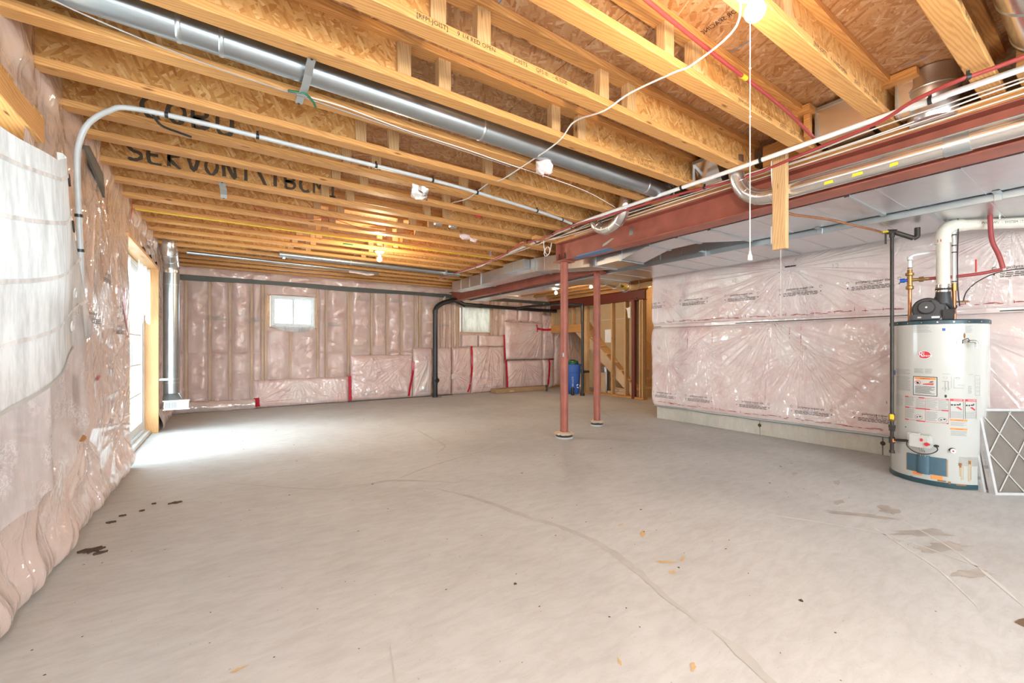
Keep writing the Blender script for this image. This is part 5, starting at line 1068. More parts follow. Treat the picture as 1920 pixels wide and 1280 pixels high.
def onh(phi0, z0, off): return lambda a, c: hs(phi0+a/K, z0+c, off)
def hpatch(mb, p0, p1, z0, z1, off):
    n = max(1, int(abs(p1-p0)/.05))
    for i in range(n):
        a, c = p0+(p1-p0)*i/n, p0+(p1-p0)*(i+1)/n; mb.add([hs(a, z0, off), hs(c, z0, off), hs(c, z1, off), hs(a, z1, off)], [(0, 1, 2, 3)])
    return mb
def ellipse(mb, p0, z0, a, b, off, n=40, inner=None):
    P = [(a*math.cos(2*PI*i/n), b*math.sin(2*PI*i/n)) for i in range(n)]; fn = onh(p0, z0, off)
    if inner: mb.add([fn(x, y) for x, y in P]+[fn(x*inner, y*inner) for x, y in P], [(i, (i+1) % n, n+(i+1) % n, n+i) for i in range(n)])
    else: mb.add([fn(0, 0)]+[fn(x, y) for x, y in P], [(0, 1+i, 1+(i+1) % n) for i in range(n)])
    return mb
lg = ellipse(MB(), -.253, 1.036, .040, .031, .0012).build('logo_badge', 'redink', wh, fix=False); lg['label'] = 'red oval logo badge'
ellipse(MB(), -.253, 1.036, .040, .031, .0016, inner=.93).build('badge_rim', 'paper', lg, fix=False)
m = put_text(MB(), 'R', .062, lambda a, c: onh(-.253, 1.038, .0022)(a*.9-.020+c*.15, c)); put_text(m, 'heem', .030, lambda a, c: onh(-.253, 1.030, .0022)(a+.011, c)); m.add([onh(-.253, 1.036, .0022)(x, y) for x, y in ((-.006, -.012), (-.003, -.012), (.0, .024), (-.003, .024))], [(0, 1, 2, 3)]); m.build('logo_letters', 'paper', lg, fix=False)
def lines(mb, p0, p1, z0, z1, n, off=.0014, gap=.45, rag=.25, seed=0):
    r = random.Random(seed); h_ = (z1-z0)/n
    for i in range(n):
        e = p1-(p1-p0)*r.uniform(0, rag)*(r.random() < .5); hpatch(mb, p0, e, z1-h_*(i+1)+h_*gap, z1-h_*i-h_*.12, off)
    return mb
fp = MB()
for a in ((-.48, -.16, 1.245, 1.272, 3), (-.48, -.10, 1.212, 1.242, 3), (.35, .50, 1.205, 1.262, 7), (.54, .69, 1.205, 1.262, 7), (-.99, -.56, .87, .915, 5), (-.99, -.56, .735, .855, 14), (-1.0, -.75, .60, .70, 11), (-.47, -.27, .885, .925, 5), (-.24, -.10, .885, .925, 4),
          (.09, .24, .884, .890, 1), (.62, .72, .884, .890, 1), (.38, .52, .80, .806, 1), (.60, .68, .74, .80, 6), (.25, .57, .487, .520, 5), (.25, .57, .41, .452, 6), (.25, .48, .548, .60, 7), (.545, .78, .548, .60, 7)): lines(fp, *a, seed=int(a[2]*1000))
for a in ((-.67, -.47, .615, .685), (-.43, -.24, .60, .682), (-.22, .0, .61, .682), (.02, .20, .60, .682), (-.67, -.47, .515, .59), (-.22, .0, .51, .585)): lines(fp, *a, 9, seed=int(a[0]*99))
fp.build('fine_print', 'greyink', wh, fix=False)
# wiring diagram outlines
dg = MB()
for p0, p1, z0, z1 in ((.09, .20, .83, .87), (.14, .15, .75, .83), (.20, .21, .76, .83), (.26, .265, .78, .87), (.31, .315, .78, .86), (.33, .42, .86, .865), (.30, .50, .78, .783), (.76, .765, .73, .88), (.89, .895, .73, .88), (.76, .89, .727, .731), (.76, .89, .88, .884)): hpatch(dg, p0, p1, z0, min(z1, z0+.003) if z1-z0 < .05 and p1-p0 > .03 else z1, .0014)
for p0, z0 in ((.15, .86), (.39, .858), (.13, .775), (.19, .775), (.84, .85), (.84, .82), (.84, .79), (.84, .76)): ellipse(dg, p0, z0, .012, .008, .0014, 16, .8)
dg.build('wiring_diagram', 'greyink', wh, fix=False)
ellipse(MB(), .155, .715, .007, .012, .0016, 12).build('diagram_mark', 'ink', wh, fix=False)
# warning labels
wn = hpatch(MB(), -.49, -.0, .708, .862, .0012).build('warning_label', 'ink', wh, fix=False)
hpatch(MB(), -.475, -.015, .713, .857, .0018).build('label_face', 'heater', wn, fix=False); hpatch(MB(), -.455, -.03, .838, .854, .0024).build('orange_band', 'orange', wn, fix=False)
m = put_text(MB(), 'WARNING', .012, onh(-.24, .846, .003)); m.build('label_heading', 'ink', wn, fix=False); tag(lines(MB(), -.45, -.05, .722, .785, 9, .0024, seed=3).build('label_print', 'ink', wn, fix=False), kind='stuff')
m = ellipse(MB(), -.39, .812, .019, .017, .0025, 28, .82); m.add([onh(-.39, .812, .0026)(x, y) for x, y in ((-.013, .010), (-.010, .013), (.013, -.010), (.010, -.013))], [(0, 1, 2, 3)])
for q in range(7): m.add([onh(-.17, .803, .0025)(x, y) for x, y in ((-.036+q*.009, -.006), (-.020+q*.008, -.006), (-.026+q*.009, .004+.0028*q))], [(0, 1, 2)])
m.build('flame_symbol', 'redink', wn, fix=False)
m = ellipse(MB(), -.39, .810, .008, .009, .0028, 10); m.add([onh(-.12, .815, .0028)(x, y) for x, y in ((-.012, 0), (.006, .004), (.016, .014), (.004, .012), (-.004, .010))], [(0, 1, 2, 3, 4)]); m.build('black_symbol', 'ink', wn, fix=False)
bf_ = MB()
for p0, p1 in ((-.69, -.60), (-.37, -.25), (.16, .21)): hpatch(bf_, p0, p1, .686, .694, .0022)
for p0, p1 in ((-.69, -.58), (-.43, -.14), (.08, .21)): hpatch(bf_, p0, p1, .598, .606, .0022)
for p0, p1 in ((-.69, -.60), (-.42, -.24), (.17, .21)): hpatch(bf_, p0, p1, .498, .506, .0022)
for p0 in (-.69, -.235, .205): hpatch(bf_, p0, p0+.005, .5, .69, .0018)
for z0 in (.602, .69, .502): hpatch(bf_, -.69, .21, z0-.001, z0+.001, .0018)
bf_.build('red_dividers', 'redink', wh, fix=False)
m = MB()
for p0, z0 in ((-.37, .532), (.10, .528)):
    for (x, y) in ((0, 0),): ellipse(m, p0, z0, .024, .019, .0016, 24, .93)
    ellipse(m, p0-.03, z0, .005, .005, .0018, 8); ellipse(m, p0+.03, z0+.006, .007, .005, .0018, 8)
m.build('step_pictures', 'ink', wh, fix=False)
for p0, p1 in ((.235, .50), (.535, .79)):
    dl = hpatch(MB(), p0, p1, .680, .697, .0022).build('danger_label', 'redink', wh, fix=False); put_text(MB(), 'DANGER', .013, lambda a, c, p=(p0+p1)/2+.02: onh(p, .6885, .0032)(a, c)).build('label_letters', 'paper', dl, fix=False)
    m = MB(); pc = (p0+p1)/2
    for x, y, a_, b_ in ((-.028, .650, .007, .006), (-.012, .650, .006, .006), (.006, .652, .010, .005), (.018, .657, .004, .009)): ellipse(m, pc+x/K, y, a_, b_, .0022, 10)
    for q in (p0, p1-.006): hpatch(m, q, q+.006, .545, .68, .0018)
    m.build('tap_picture', 'ink', dl, fix=False)
    m = MB(); m.add([onh(pc, .63, .0022)(x, y) for x, y in ((-.008, .004), (.008, .008), (.030, -.012), (.026, -.020), (.006, -.006))], [(0, 1, 2, 3, 4)]); m.build('hand_picture', 'redink', dl, fix=False)
for z0, t_ in ((.526, 'WARNING'), (.458, 'CAUTION')):
    ol = hpatch(MB(), .235, .58, z0, z0+.014, .0022).build('orange_label', 'orange', wh, fix=False); put_text(MB(), t_, .010, onh(.41, z0+.007, .003)).build('label_letters', 'ink', ol, fix=False)
hpatch(MB(), .09, .15, 1.225, 1.245, .0015).build('blue_sticker', 'blue', wh, fix=False)
hpatch(MB(), -1.2, -1.02, .86, .90, .0015).build('blue_sticker', 'blue', wh, fix=False)
# relief valve
v_ = ellipse(MB(), .46, 1.13, .030, .036, .0015).build('valve_rosette', 'heater', wh, fix=False)
m = MB(); a = Vector(hs(.55, 1.14, .0)); d = Vector(hs(.55, 1.14, 1))-a; d.normalize()
m.cyl(a, a+d*.035, .013, 14); b = a+d*.04; m.tube(smooth_path([b, b+FR*.022+Vector((0, 0, .002)), b+FR*.034+Vector((0, 0, -.012)), b+FR*.034+Vector((0, 0, -.045))], 5), .011, 12); m.build('relief_valve', 'chrome', wh)
m = MB(); m.tube([Vector(hs(.55, 1.155, .03)), Vector(hs(.50, 1.165, .045)), Vector(hs(.42, 1.15, .04)), Vector(hs(.42, 1.125, .04))], .003, 8); m.build('valve_lever', 'iron', wh)
ellipse(MB(), .52, 1.185, .006, .022, .0014).build('soot_mark', 'rust', wh, fix=False)
# gas control
def hbox(p0, p1, z0, z1, o0, o1, name, mat, parent=wh):
    c = (p0+p1)/2; n = FN*math.cos(c)+FR*math.sin(c); r_ = Vector((0, 0, 1)).cross(n)*1; r_ = -r_ if r_.dot(FR) < 0 else r_
    w = (p1-p0)*K/2; b = Vector((HX, HY, 0))+n*(HR+o0); e = n*(o1-o0); bm = bmesh.new(); bmesh.ops.create_cube(bm, size=1)
    for q in bm.verts: q.co = b+r_*(2*w*q.co.x)+Vector((0, 0, (z0+z1)/2+(z1-z0)*q.co.z))+e*(q.co.y+.5)
    bmesh.ops.recalc_face_normals(bm, faces=bm.faces); bmesh.ops.bevel(bm, geom=bm.edges[:], offset=min(.006, (z1-z0)*.2, abs(o1-o0)*.3), segments=2, affect='EDGES')
    bm.verts.index_update(); m = MB(); m.add([q.co[:] for q in bm.verts], [[q.index for q in f.verts] for f in bm.faces]); bm.free(); return m.build(name, mat, parent)
gc = hbox(-.50, -.08, .300, .398, -.005, .075, 'gas_control', 'heater'); hbox(-.55, -.30, .312, .405, .0, .055, 'control_housing', 'heater', gc)
hbox(-.27, -.215, .352, .375, .074, .082, 'red_switch', 'redink', gc)
m = MB(); c_ = Vector(hs(-.15, .335, .06)); n_ = (FN*math.cos(-.29)+FR*math.sin(-.29)); m.cyl(c_, c_+n_*.028, .014, 20); m.build('red_dial', 'redink', gc)
m = MB(); m.tube(smooth_path([hs(-.5, .345, .06), hs(-.5, .30, .07), hs(-.40, .262, .06), hs(-.25, .25, .06), hs(-.10, .262, .05), hs(.0, .29, .03), hs(-.02, .318, .004)], 5), .004, 8).build('power_cord', 'ink', gc)
ellipse(MB(), -.02, .318, .016, .011, .002).build('cord_hole', 'ink', wh, fix=False)
m = MB()
for q in (-.31, -.27, -.23): m.tube([hs(q, .30, .04), hs(q+.01, .25, .03), hs(q+.01, .21, .012)], .004, 8)
m.build('thermocouple_lines', 'chrome', gc)
# access panel, drain valve, screens, stickers
ap = hpatch(MB(), -.64, .17, .090, .228, .004); ap.build('access_panel', 'steelblue', wh, fix=False); hpatch(MB(), -.66, .20, .086, .222, .002).build('panel_gasket', 'card', wh, fix=False)
m = MB(); rings = []
for z in (.085, .235): rings.append([hs(-.27+.13*math.cos(t), z, .004+.020*math.sin(t)) for t in [PI*i/14 for i in range(15)]])
m.loft(rings, False, True, False).build('panel_bulge', 'steelblue', wh)
for p0, p1, z in ((-.50, -.30, .064), (-.12, .10, .056)): hpatch(MB(), p0, p1, z, z+.028, .0025).build('orange_sticker', 'orange', wh, fix=False)
ellipse(MB(), .28, .30, .020, .017, .002).build('drain_recess', 'ink', wh, fix=False)
m = MB(); a = Vector(hs(.30, .297, -.002)); m.tube([a, a+FN*.012, a+FN*.014, a+FN*.034], [.012, .012, .017, .016], 18).build('drain_valve', 'paper', wh); m = MB(); m.cyl(a+FN*.034, a+FN*.037, .006, 12).build('valve_dot', 'redink', wh)
ms_ = hpatch(MB(), .41, .86, .182, .252, .0012).build('mesh_screen', 'label', wh, fix=False); m = MB()
for i in range(30):
    for j in range(8):
        p0 = .415+i*.0148; z0 = .185+j*.0085; hpatch(m, p0, p0+.009, z0, z0+.005, .0018)
tag(m.build('screen_holes', 'shadowgrille', ms_, fix=False), kind='stuff')
m = MB(); r = random.Random(3)
for p0, w, z1, L_ in ((.42, .02, .20, .10), (.45, .012, .205, .13), (.49, .008, .19, .11), (.60, .012, .225, .16), (.635, .008, .22, .17), (.66, .012, .23, .15)): hpatch(m, p0, p0+w, max(.045, z1-L_), z1, .0026)
m.build('rust_runs', 'stain', wh, fix=False); m = MB()
for p0, w, z0, h_ in ((.40, .06, .185, .02), (.42, .03, .17, .03), (.60, .05, .20, .025), (.0, .16, .044, .012), (.2, .05, .035, .018), (-.55, .05, .04, .006), (.35, .2, .03, .01)): hpatch(m, p0, p0+w, z0, z0+h_, .0052)
m.build('rust_spots', 'rust', wh, fix=False); ellipse(MB(), -.68, .436, .005, .005, .001).build('plug_hole', 'ink', wh, fix=False)
hpatch(MB(), -1.05, -.83, .20, .34, .001).build('grey_sticker', 'label', wh, fix=False); hpatch(MB(), -.20, -.0, 1.16, 1.20, .0008)
# draft blower: volute facing the room
bc = Vector((HX, HY, 0))+FN*.20-FR*.055; bz = HT+.095; bl = MB(); rings = []
for off, k in ((-.005, .93), (.0, 1), (.075, 1), (.088, .9), (.092, .55), (.092, .02)):
    ring = []
    for i in range(40):
        t = 2*PI*i/40; rad = (.088+.018*((t % (2*PI))/(2*PI)))*k; ring.append(tuple(bc-FN*.05+FN*off*1.0+FR*(rad*math.cos(t+.5))+Vector((0, 0, bz+rad*math.sin(t+.5)))))
    rings.append(ring)
bw = bl.loft(rings, True, True).build('draft_blower', 'darkplastic', wh)
c0 = bc+FN*.04-FR*.008+Vector((0, 0, bz+.012)); MB().tube([c0, c0+FN*.028, c0+FN*.034, c0+FN*.036], [.052, .052, .046, .0], 30).build('motor_cap', 'darkplastic', bw); MB().cyl(c0+FN*.034, c0+FN*.040, .007, 14).build('motor_hub', 'pvc', bw)
for i in range(3): a = c0-Vector((0, 0, 0)); MB().tube([a+FN*(.006*i+.004), a+FN*(.006*i+.007)], [.0545, .0545], 30).build('cooling_rib', 'ink', bw)
def vbox(c, fx_, fy_, z0, z1, name, mat, parent, b=.005):
    bm = bmesh.new(); bmesh.ops.create_cube(bm, size=1)
    for q in bm.verts: q.co = Vector(c)+FR*(fx_*q.co.x)+FN*(fy_*q.co.y)+Vector((0, 0, (z0+z1)/2+(z1-z0)*q.co.z))
    bmesh.ops.recalc_face_normals(bm, faces=bm.faces); bmesh.ops.bevel(bm, geom=bm.edges[:], offset=b, segments=2, affect='EDGES'); bm.verts.index_update()
    m = MB(); m.add([q.co[:] for q in bm.verts], [[q.index for q in f.verts] for f in bm.faces]); bm.free(); return m.build(name, mat, parent)
vbox(bc+FN*.005-FR*.02, .175, .13, HT+.006, HT+.052, 'blower_base', 'darkplastic', bw); vbox(bc+FN*.075-FR*.008, .17, .02, HT+.010, HT+.046, 'control_cover', 'darkplastic', bw)
vbox(bc+FN*.087-FR*.048, .022, .004, HT+.020, HT+.032, 'rocker_switch', 'label', bw, .001); vbox(bc+FN*.087+FR*.045, .046, .003, HT+.018, HT+.032, 'data_plate', 'paper', bw, .001)
vbox(bc+FN*.0-FR*(-.115), .07, .13, HT+.006, HT+.085, 'junction_housing', 'ink', bw)
PVC = Vector((4.93, .955, 0))+FN*.14+FR*.032; pc_ = PVC.copy()
bm_ = MB(); rings = []
for z, rx, ry, dx in ((HT+.075, .085, .055, -.015), (HT+.14, .065, .055, -.008), (HT+.20, .046, .046, 0), (HT+.245, .043, .043, 0)):
    rings.append([tuple(pc_+FR*(rx*math.cos(t)+dx)+FN*(ry*math.sin(t))+Vector((0, 0, z))) for t in [2*PI*i/24 for i in range(24)]])
bm_.loft(rings, True, True).build('outlet_cone', 'darkplastic', bw)
MB().tube(smooth_path([tuple(bc+FN*.07-FR*.0+Vector((0, 0, HT+.15))), tuple(pc_-FR*.03+FN*.04+Vector((0, 0, HT+.16))), tuple(pc_+FR*.03+FN*.05+Vector((0, 0, HT+.12))), tuple(pc_+FR*.06+FN*.045+Vector((0, 0, HT+.07))), tuple(pc_+FR*.05+FN*.05+Vector((0, 0, HT+.03)))], 5), .008, 8).build('wire_loom', 'ink', bw)
m = MB()
for q in range(4): m.tube(smooth_path([tuple(pc_+FR*(.03+.01*q)+FN*.06+Vector((0, 0, HT+.08+.008*q))), tuple(pc_+FR*.065+FN*.065+Vector((0, 0, HT+.085))), tuple(pc_+FR*.075+FN*.05+Vector((0, 0, HT+.10+.006*q)))], 4), .0035, 6)
m.build('wire_bundle', 'iron', bw)
def pz(v, z): return (v.x, v.y, z)
# PVC vent
vp = empty('vent_pipe', pz(pc_, HT+.24), label='cream plastic vent pipe rising from the heater blower and turning right', cat='pipe')
MB().cyl(pz(pc_, HT+.255), pz(pc_, 2.01), .041, 28).build('riser_pipe', 'pvc', vp); MB().cyl(pz(pc_, HT+.235), pz(pc_, HT+.275), .046, 28).build('rubber_sleeve', 'ink', vp)
for z in (HT+.238, HT+.268, HT+.285): MB().cyl(pz(pc_, z-.006), pz(pc_, z+.006), .0475, 28).build('hose_clamp', 'chrome', vp)
d_ = Vector((.72, -.69, 0)); d_.normalize(); e0 = Vector(pz(pc_, 1.94))
MB().tube(smooth_path([e0, e0+Vector((0, 0, .05)), e0+Vector((0, 0, .105))+d_*.02, e0+Vector((0, 0, .135))+d_*.075, e0+Vector((0, 0, .135))+d_*.13], 6), .0475, 24).build('elbow', 'pvc', vp)
MB().cyl(pz(pc_, 1.93), pz(pc_, 1.975), .050, 28).build('elbow_hub', 'pvc', vp); e1 = e0+Vector((0, 0, .135))+d_*.12
MB().cyl(e1, e1+d_*1.6, .041, 28).build('horizontal_pipe', 'pvc', vp)
m = MB(); n_ = Vector((-.69, -.72, 0)).normalized()
def onp(a, c): t = c/.041; p = e1+d_*(.30+a)+n_*(.0416*math.cos(t))+Vector((0, 0, .0416*math.sin(t))); return tuple(p)
put_text(m, 'PVC DWV  -  SYSTEM 1738 GREY', .026, onp); m.build('pipe_print', 'ink', vp, fix=False)
m = MB(); put_rect(m, -.035, -.010, -.010, .010, lambda a, c: tuple(Vector(pz(pc_, 1.952))+FN*(.0508*math.cos(a/.05))+FR*(.0508*math.sin(a/.05))+Vector((0, 0, c)))); m.build('red_label', 'redink', vp, fix=False)
# hook strap of the horizontal pipe
tag(MB().tube([tuple(e1+d_*.24+n_*.03+Vector((0, 0, .03))), tuple(e1+d_*.24+n_*.03+Vector((0, 0, .13)))], .008, 8).build('perforated_strap', 'chrome'), 'perforated metal strap carrying the cream vent pipe', 'strap')
# hot/cold lines with mixing valve
A = Vector((4.93, .956, 0))
mv = Vector((HX, HY, 0))+FN*.10-FR*.165
o = empty('mixing_valve', pz(mv, 1.70), label='brass mixing valve with blue knob on the copper pipe above the heater', cat='valve')
MB().cyl(pz(mv, HT), pz(mv, 1.60), .013, 14).build('copper_pipe', 'copper', o)
m = MB(); m.lathe((mv.x, mv.y, 0), [(.018, 1.585), (.026, 1.590), (.026, 1.612), (.018, 1.618), (.018, 1.70), (.028, 1.705), (.028, 1.725), (.018, 1.73), (.016, 1.755)], 18).build('valve_body', 'brass', o)
c0 = Vector(pz(mv, 1.665)); MB().cyl(c0, c0+FR*.115, .013, 14).cyl(c0+FR*.055, c0+FR*.085, .021, 8).build('side_union', 'brass', o); MB().tube([c0-FR*.012, c0-FR*.03, c0-FR*.032, c0-FR*.062], [.012, .012, .019, .017], 14).build('blue_knob', 'blue', o)
MB().tube(smooth_path([pz(mv, 1.755), pz(mv, 1.80), pz(mv, 1.845)], 3), .013, 12).cyl(pz(mv, 1.835), pz(mv, 1.862), .018, 12).build('white_pipe', 'pex', o)
w0 = Vector(pz(mv, 1.862)); MB().tube(smooth_path([w0-Vector((0, 0, .01)), w0+FR*.02+Vector((0, 0, .010)), w0+FR*.08+Vector((0, 0, .016)), w0+FR*.23-FN*.03+Vector((0, 0, .03))], 4), .0115, 12).build('cross_pipe', 'pex', o)
for q in (w0-Vector((0, 0, .03)), w0-Vector((0, 0, .10))): MB().cyl(q, q+Vector((0, 0, .008)), .0155, 12).build('crimp_ring', 'black', o)
c1 = c0+FR*.115
o = empty('red_branch', tuple(c1), label='dark red pipe running from the mixing valve behind the vent pipe to the right', cat='pipe')
MB().tube(smooth_path([c1, c1+FR*.15-FN*.01, c1+FR*.30-FN*.02+Vector((0, 0, .01)), c1+FR*.40-FN*.03+Vector((0, 0, .03))], 4), .0125, 12).build('pipe_run', 'redpex', o)
c2 = c1+FR*.405-FN*.03+Vector((0, 0, .035))
MB().tube(smooth_path([c2, c2-FR*.02+Vector((0, 0, .10)), c2-FR*.055+Vector((0, 0, .22)), c2-FR*.065+Vector((0, 0, .36)), c2-FR*.065+Vector((0, 0, .52))], 5), .015, 12).build('riser_pipe', 'redpex', o)
MB().cyl(c2-FR*.14+Vector((0, 0, -.01)), c2-FR*.14+Vector((0, 0, .09)), .005, 8).build('valve_lever', 'redink', o)
rv = Vector((HX, HY, 0))+FN*.10+FR*.095
o = empty('cold_supply_pipe', pz(rv, HT), label='white water riser with black crimp rings just right of the vent pipe', cat='pipe')
MB().cyl(pz(rv, 1.60), pz(rv, 2.03), .012, 12).build('riser_pipe', 'pex', o); MB().cyl(pz(rv, HT), pz(rv, 1.60), .013, 12).build('copper_stub', 'copper', o)
for z in (1.995, 1.91, 1.855, 1.62): MB().cyl(pz(rv, z), pz(rv, z+.008), .0155, 12).build('crimp_ring', 'black', o)
MB().cyl(pz(rv, 1.55), pz(rv, 1.61), .02, 8).build('brass_fitting', 'brass', o); q0 = Vector(pz(rv, 1.46)); MB().cyl(q0, q0+FR*.08, .007, 10).cyl(q0+FR*.085+FN*.02, q0+FR*.085-FN*.02, .004, 8).build('drain_tap', 'brass', o)
r0 = Vector(pz(rv, 2.025)); MB().tube(smooth_path([r0, r0+d_*.03+Vector((0, 0, .012)), r0+d_*.25+Vector((0, 0, .03)), r0+d_*.5+Vector((0, 0, .02)), r0+d_*1.5-Vector((0, 0, .05))], 5), .012, 12).build('horizontal_run', 'pex', o)
pipe('black_wire', [tuple(q0+FR*.05), tuple(q0+FR*.07+Vector((0, 0, .08))), tuple(q0+FR*.14+Vector((0, 0, .16))), tuple(q0+FR*.26+Vector((0, 0, .215))), tuple(q0+FR*.5+Vector((0, 0, .225))), tuple(q0+FR*.9+Vector((0, 0, .20)))], .004, 'ink', 'thin black wire curving from the brass tap toward the right edge', 'wire', (), 7, body='cable_run')
pipe('black_wire', [tuple(r0+FR*.02+FN*.02+Vector((0, 0, .12))), tuple(r0+FR*.022+FN*.02), tuple(r0+FR*.018+FN*.02-Vector((0, 0, .2))), tuple(r0+FR*.02+FN*.02-Vector((0, 0, .45))), tuple(r0+FR*.03+FN*.03-Vector((0, 0, .60)))], .004, 'ink', 'black wire hanging down beside the white riser', 'wire', (), 7, body='cable_run')
# gas line
gx, gy = 4.685, 1.185
o = empty('gas_pipe', (gx, gy, .2), label='dark iron gas pipe dropping in front of the heater with a yellow valve', cat='pipe')
MB().cyl((gx, gy, .52), (gx, gy, 2.06), .0135, 14).build('riser_pipe', 'iron', o); MB().cyl((gx, gy, .20), (gx, gy, .50), .0135, 14).build('drip_leg', 'iron', o)
m = MB().lathe((gx, gy, 0), [(.016, .485), (.020, .49), (.020, .53), (.016, .535)], 12)
for z, r in ((.425, .024), (.40, .021)): m.cyl((gx, gy, z-.012), (gx, gy, z+.012), r, 6)
m.build('union', 'iron', o); MB().cyl((gx, gy, .285), (gx, gy, .335), .021, 12).cyl((gx, gy, .20), (gx, gy, .222), .019, 8).build('tee_and_cap', 'iron', o)
t_ = Vector(hs(-.52, .333, .02)); MB().cyl((gx, gy, .312), t_, .011, 12).build('side_pipe', 'iron', o)
vv = Vector((gx, gy, .51)); MB().lathe((gx, gy, .50), [(.017, -.03), (.022, -.02), (.022, .02), (.017, .03)], 14).build('valve_body', 'brass', o); MB().cyl(vv+FN*.018, vv+FN*.034, .012, 12).cbox(tuple(vv+FN*.028-Vector((.008, .014, .022))), tuple(vv+FN*.036+Vector((.008, .014, .022))), .003).build('yellow_handle', 'yellow', o)
ellipse_ = MB().cyl(vv+Vector((.0, 0, -.20))+FN*.013+FR*.012, vv+Vector((.0, 0, -.20))+FN*.02+FR*.012, .014, 12).build('orange_tag', 'orange', o)
top = Vector((gx, gy, 2.06)); MB().cyl((gx, gy, 2.03), (gx, gy, 2.075), .019, 10).cyl(top-FR*.03+Vector((0, 0, .02)), top+FR*.03+Vector((0, 0, .01)), .021, 12).build('top_tee', 'iron', o)
MB().tube([tuple(top+Vector((0, 0, .018))), tuple(top+FR*.13-FN*.06-Vector((0, 0, .05)))], .019, 14).build('cross_pipe', 'iron', o)
ce = top+FR*.14-FN*.065-Vector((0, 0, .052)); MB().tube(smooth_path([ce-FR*.01, ce+FR*.012+Vector((0, 0, .012)), ce+FR*.014+Vector((0, 0, .03)), ce+FR*.014+Vector((0, 0, .085))], 4), .019, 12).build('elbow', 'iron', o)
h0 = top-FR*.03+Vector((0, 0, .02)); MB().cyl(h0, h0-FR*.035, .012, 8).build('hose_nut', 'brass', o); MB().cyl(h0-FR*.01-Vector((0, 0, .10)), h0-FR*.01, .007, 10).build('capped_stub', 'iron', o); MB().cbox(tuple(h0-FR*.02+FN*.02-Vector((.012, .03, .008))), tuple(h0-FR*.02+FN*.02+Vector((.012, .03, .006))), .003).build('yellow_handle', 'yellow', o)
pipe('copper_gas_tube', [(3.50, 1.58, 2.36), (3.49, 1.54, 2.20), (3.54, 1.50, 2.115), (3.75, 1.42, 2.10), (3.95, 1.36, 2.095), (4.25, 1.30, 2.085), (4.5, 1.24, 2.07), tuple(h0-FR*.03)], .009, 'copper', 'brown copper gas tube sweeping from behind the beam to the gas pipe', 'pipe', (), 10)

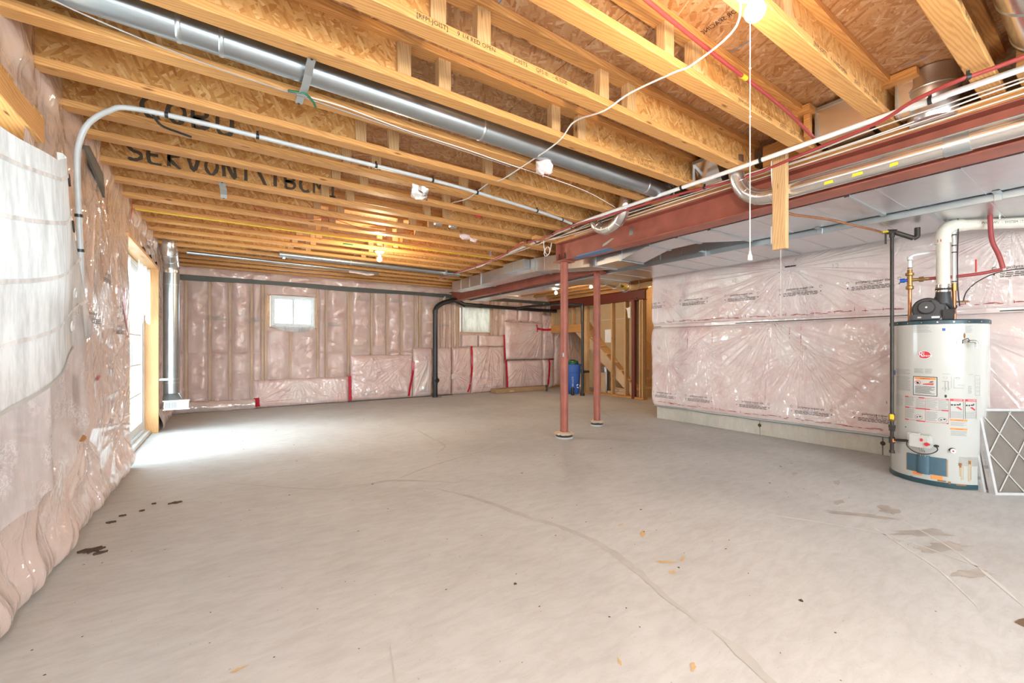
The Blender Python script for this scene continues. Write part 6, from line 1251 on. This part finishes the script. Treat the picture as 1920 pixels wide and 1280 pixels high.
# ================================================================== AIR FILTERS
def air_filter(name, p0, d, w, h_, lean, label, th=.045):
    """p0 lower left front corner, d unit direction along the width, lean backwards per metre of height"""
    d = Vector(d).normalized(); up = Vector((0, 0, 1)); back = up.cross(d).normalized(); 
    if back.x < 0: back = -back
    L_ = (up+back*lean).normalized(); nrm = d.cross(L_).normalized()
    if nrm.dot(FN) < 0: nrm = -nrm
    p0 = Vector(p0); P = lambda a, c, e=0: tuple(p0+d*a+L_*c+nrm*e)
    o = empty(name, tuple(p0), label=label, cat='air filter', group='furnace filters leaning on the water heater'); f_ = .018
    def bar(mb, a0, c0, a1, c1, e0, e1): return mb.add([P(a0, c0, e0), P(a1, c0, e0), P(a1, c1, e0), P(a0, c1, e0), P(a0, c0, e1), P(a1, c0, e1), P(a1, c1, e1), P(a0, c1, e1)], [(0, 1, 2, 3), (4, 7, 6, 5), (0, 4, 5, 1), (1, 5, 6, 2), (2, 6, 7, 3), (3, 7, 4, 0)])
    m = MB()
    for a in ((0, 0, f_*.2, h_), (w-f_*.2, 0, w, h_), (f_*.2, 0, w-f_*.2, f_*.2), (f_*.2, h_-f_*.2, w-f_*.2, h_)): bar(m, *a, -th, 0)
    for a in ((0, 0, f_, h_), (w-f_, 0, w, h_), (f_, 0, w-f_, f_), (f_, h_-f_, w-f_, h_)): bar(m, *a, 0, .0015)
    m.build('frame', 'filterf', o)
    n = int((w-2*f_)/.0115)*2; top = []; bot = []
    for i in range(n+1): a = f_*.5+(w-f_)*i/n; e = -.006 if i % 2 else -th+.006; bot.append(P(a, f_*.5, e)); top.append(P(a, h_-f_*.5, e))
    MB().add(bot+top, [(i, i+1, n+2+i, n+1+i) for i in range(n)]).build('pleated_media', 'filterp', o, fix=False)
    # diamond lattice
    m = MB(); t = .0045; dx = (w-2*f_)/1.75; dz = dx*1.42
    def stripb(a0, c0, a1, c1):
        v = Vector((a1-a0, c1-c0)); q = Vector((-v.y, v.x)).normalized()*t; m.add([P(a0+q.x, c0+q.y, .0008), P(a1+q.x, c1+q.y, .0008), P(a1-q.x, c1-q.y, .0008), P(a0-q.x, c0-q.y, .0008), P(a0+q.x, c0+q.y, -.002), P(a1+q.x, c1+q.y, -.002), P(a1-q.x, c1-q.y, -.002), P(a0-q.x, c0-q.y, -.002)], [(0, 1, 2, 3), (4, 7, 6, 5), (0, 4, 5, 1), (2, 6, 7, 3)])
    s_ = dz/dx
    for sg in (1, -1):
        k = -12
        while k < 14:
            # line c = c0 + sg*s*(a)
            c0 = k*dz/1.0; pts = []
            for i in range(61):
                a = f_+(w-2*f_)*i/60; c = c0+sg*s_*(a-f_)
                if f_ <= c <= h_-f_: pts.append((a, c))
            if len(pts) > 2: stripb(*pts[0], *pts[-1])
            k += 1
    m.build('diamond_lattice', 'label', o, fix=False)
    m = MB(); 
    def side(a, c): return tuple(p0+L_*(h_*.42+a)+nrm*(-th/2+c)-d*.0012)
    put_text(m, 'AIR FLOW', .022, side); put_text(m, '16x25x1', .020, lambda a, c: side(a+.2, c)); put_text(m, '>>>', .026, lambda a, c: side(a-.12, c)); put_rect(m, -.08, -.016, -.055, .016, side); m.build('edge_print', 'greyink', o, fix=False)
    return o
air_filter('air_filter', (4.735, .607, 0.0), (.80, -.58, 0), .405, .635, .20, 'large pleated air filter with diamond mesh leaning at the right edge')
air_filter('air_filter', (4.76, .668, 0.0), (.86, -.50, 0), .30, .40, .16, 'shorter pleated air filter tucked behind the large one')
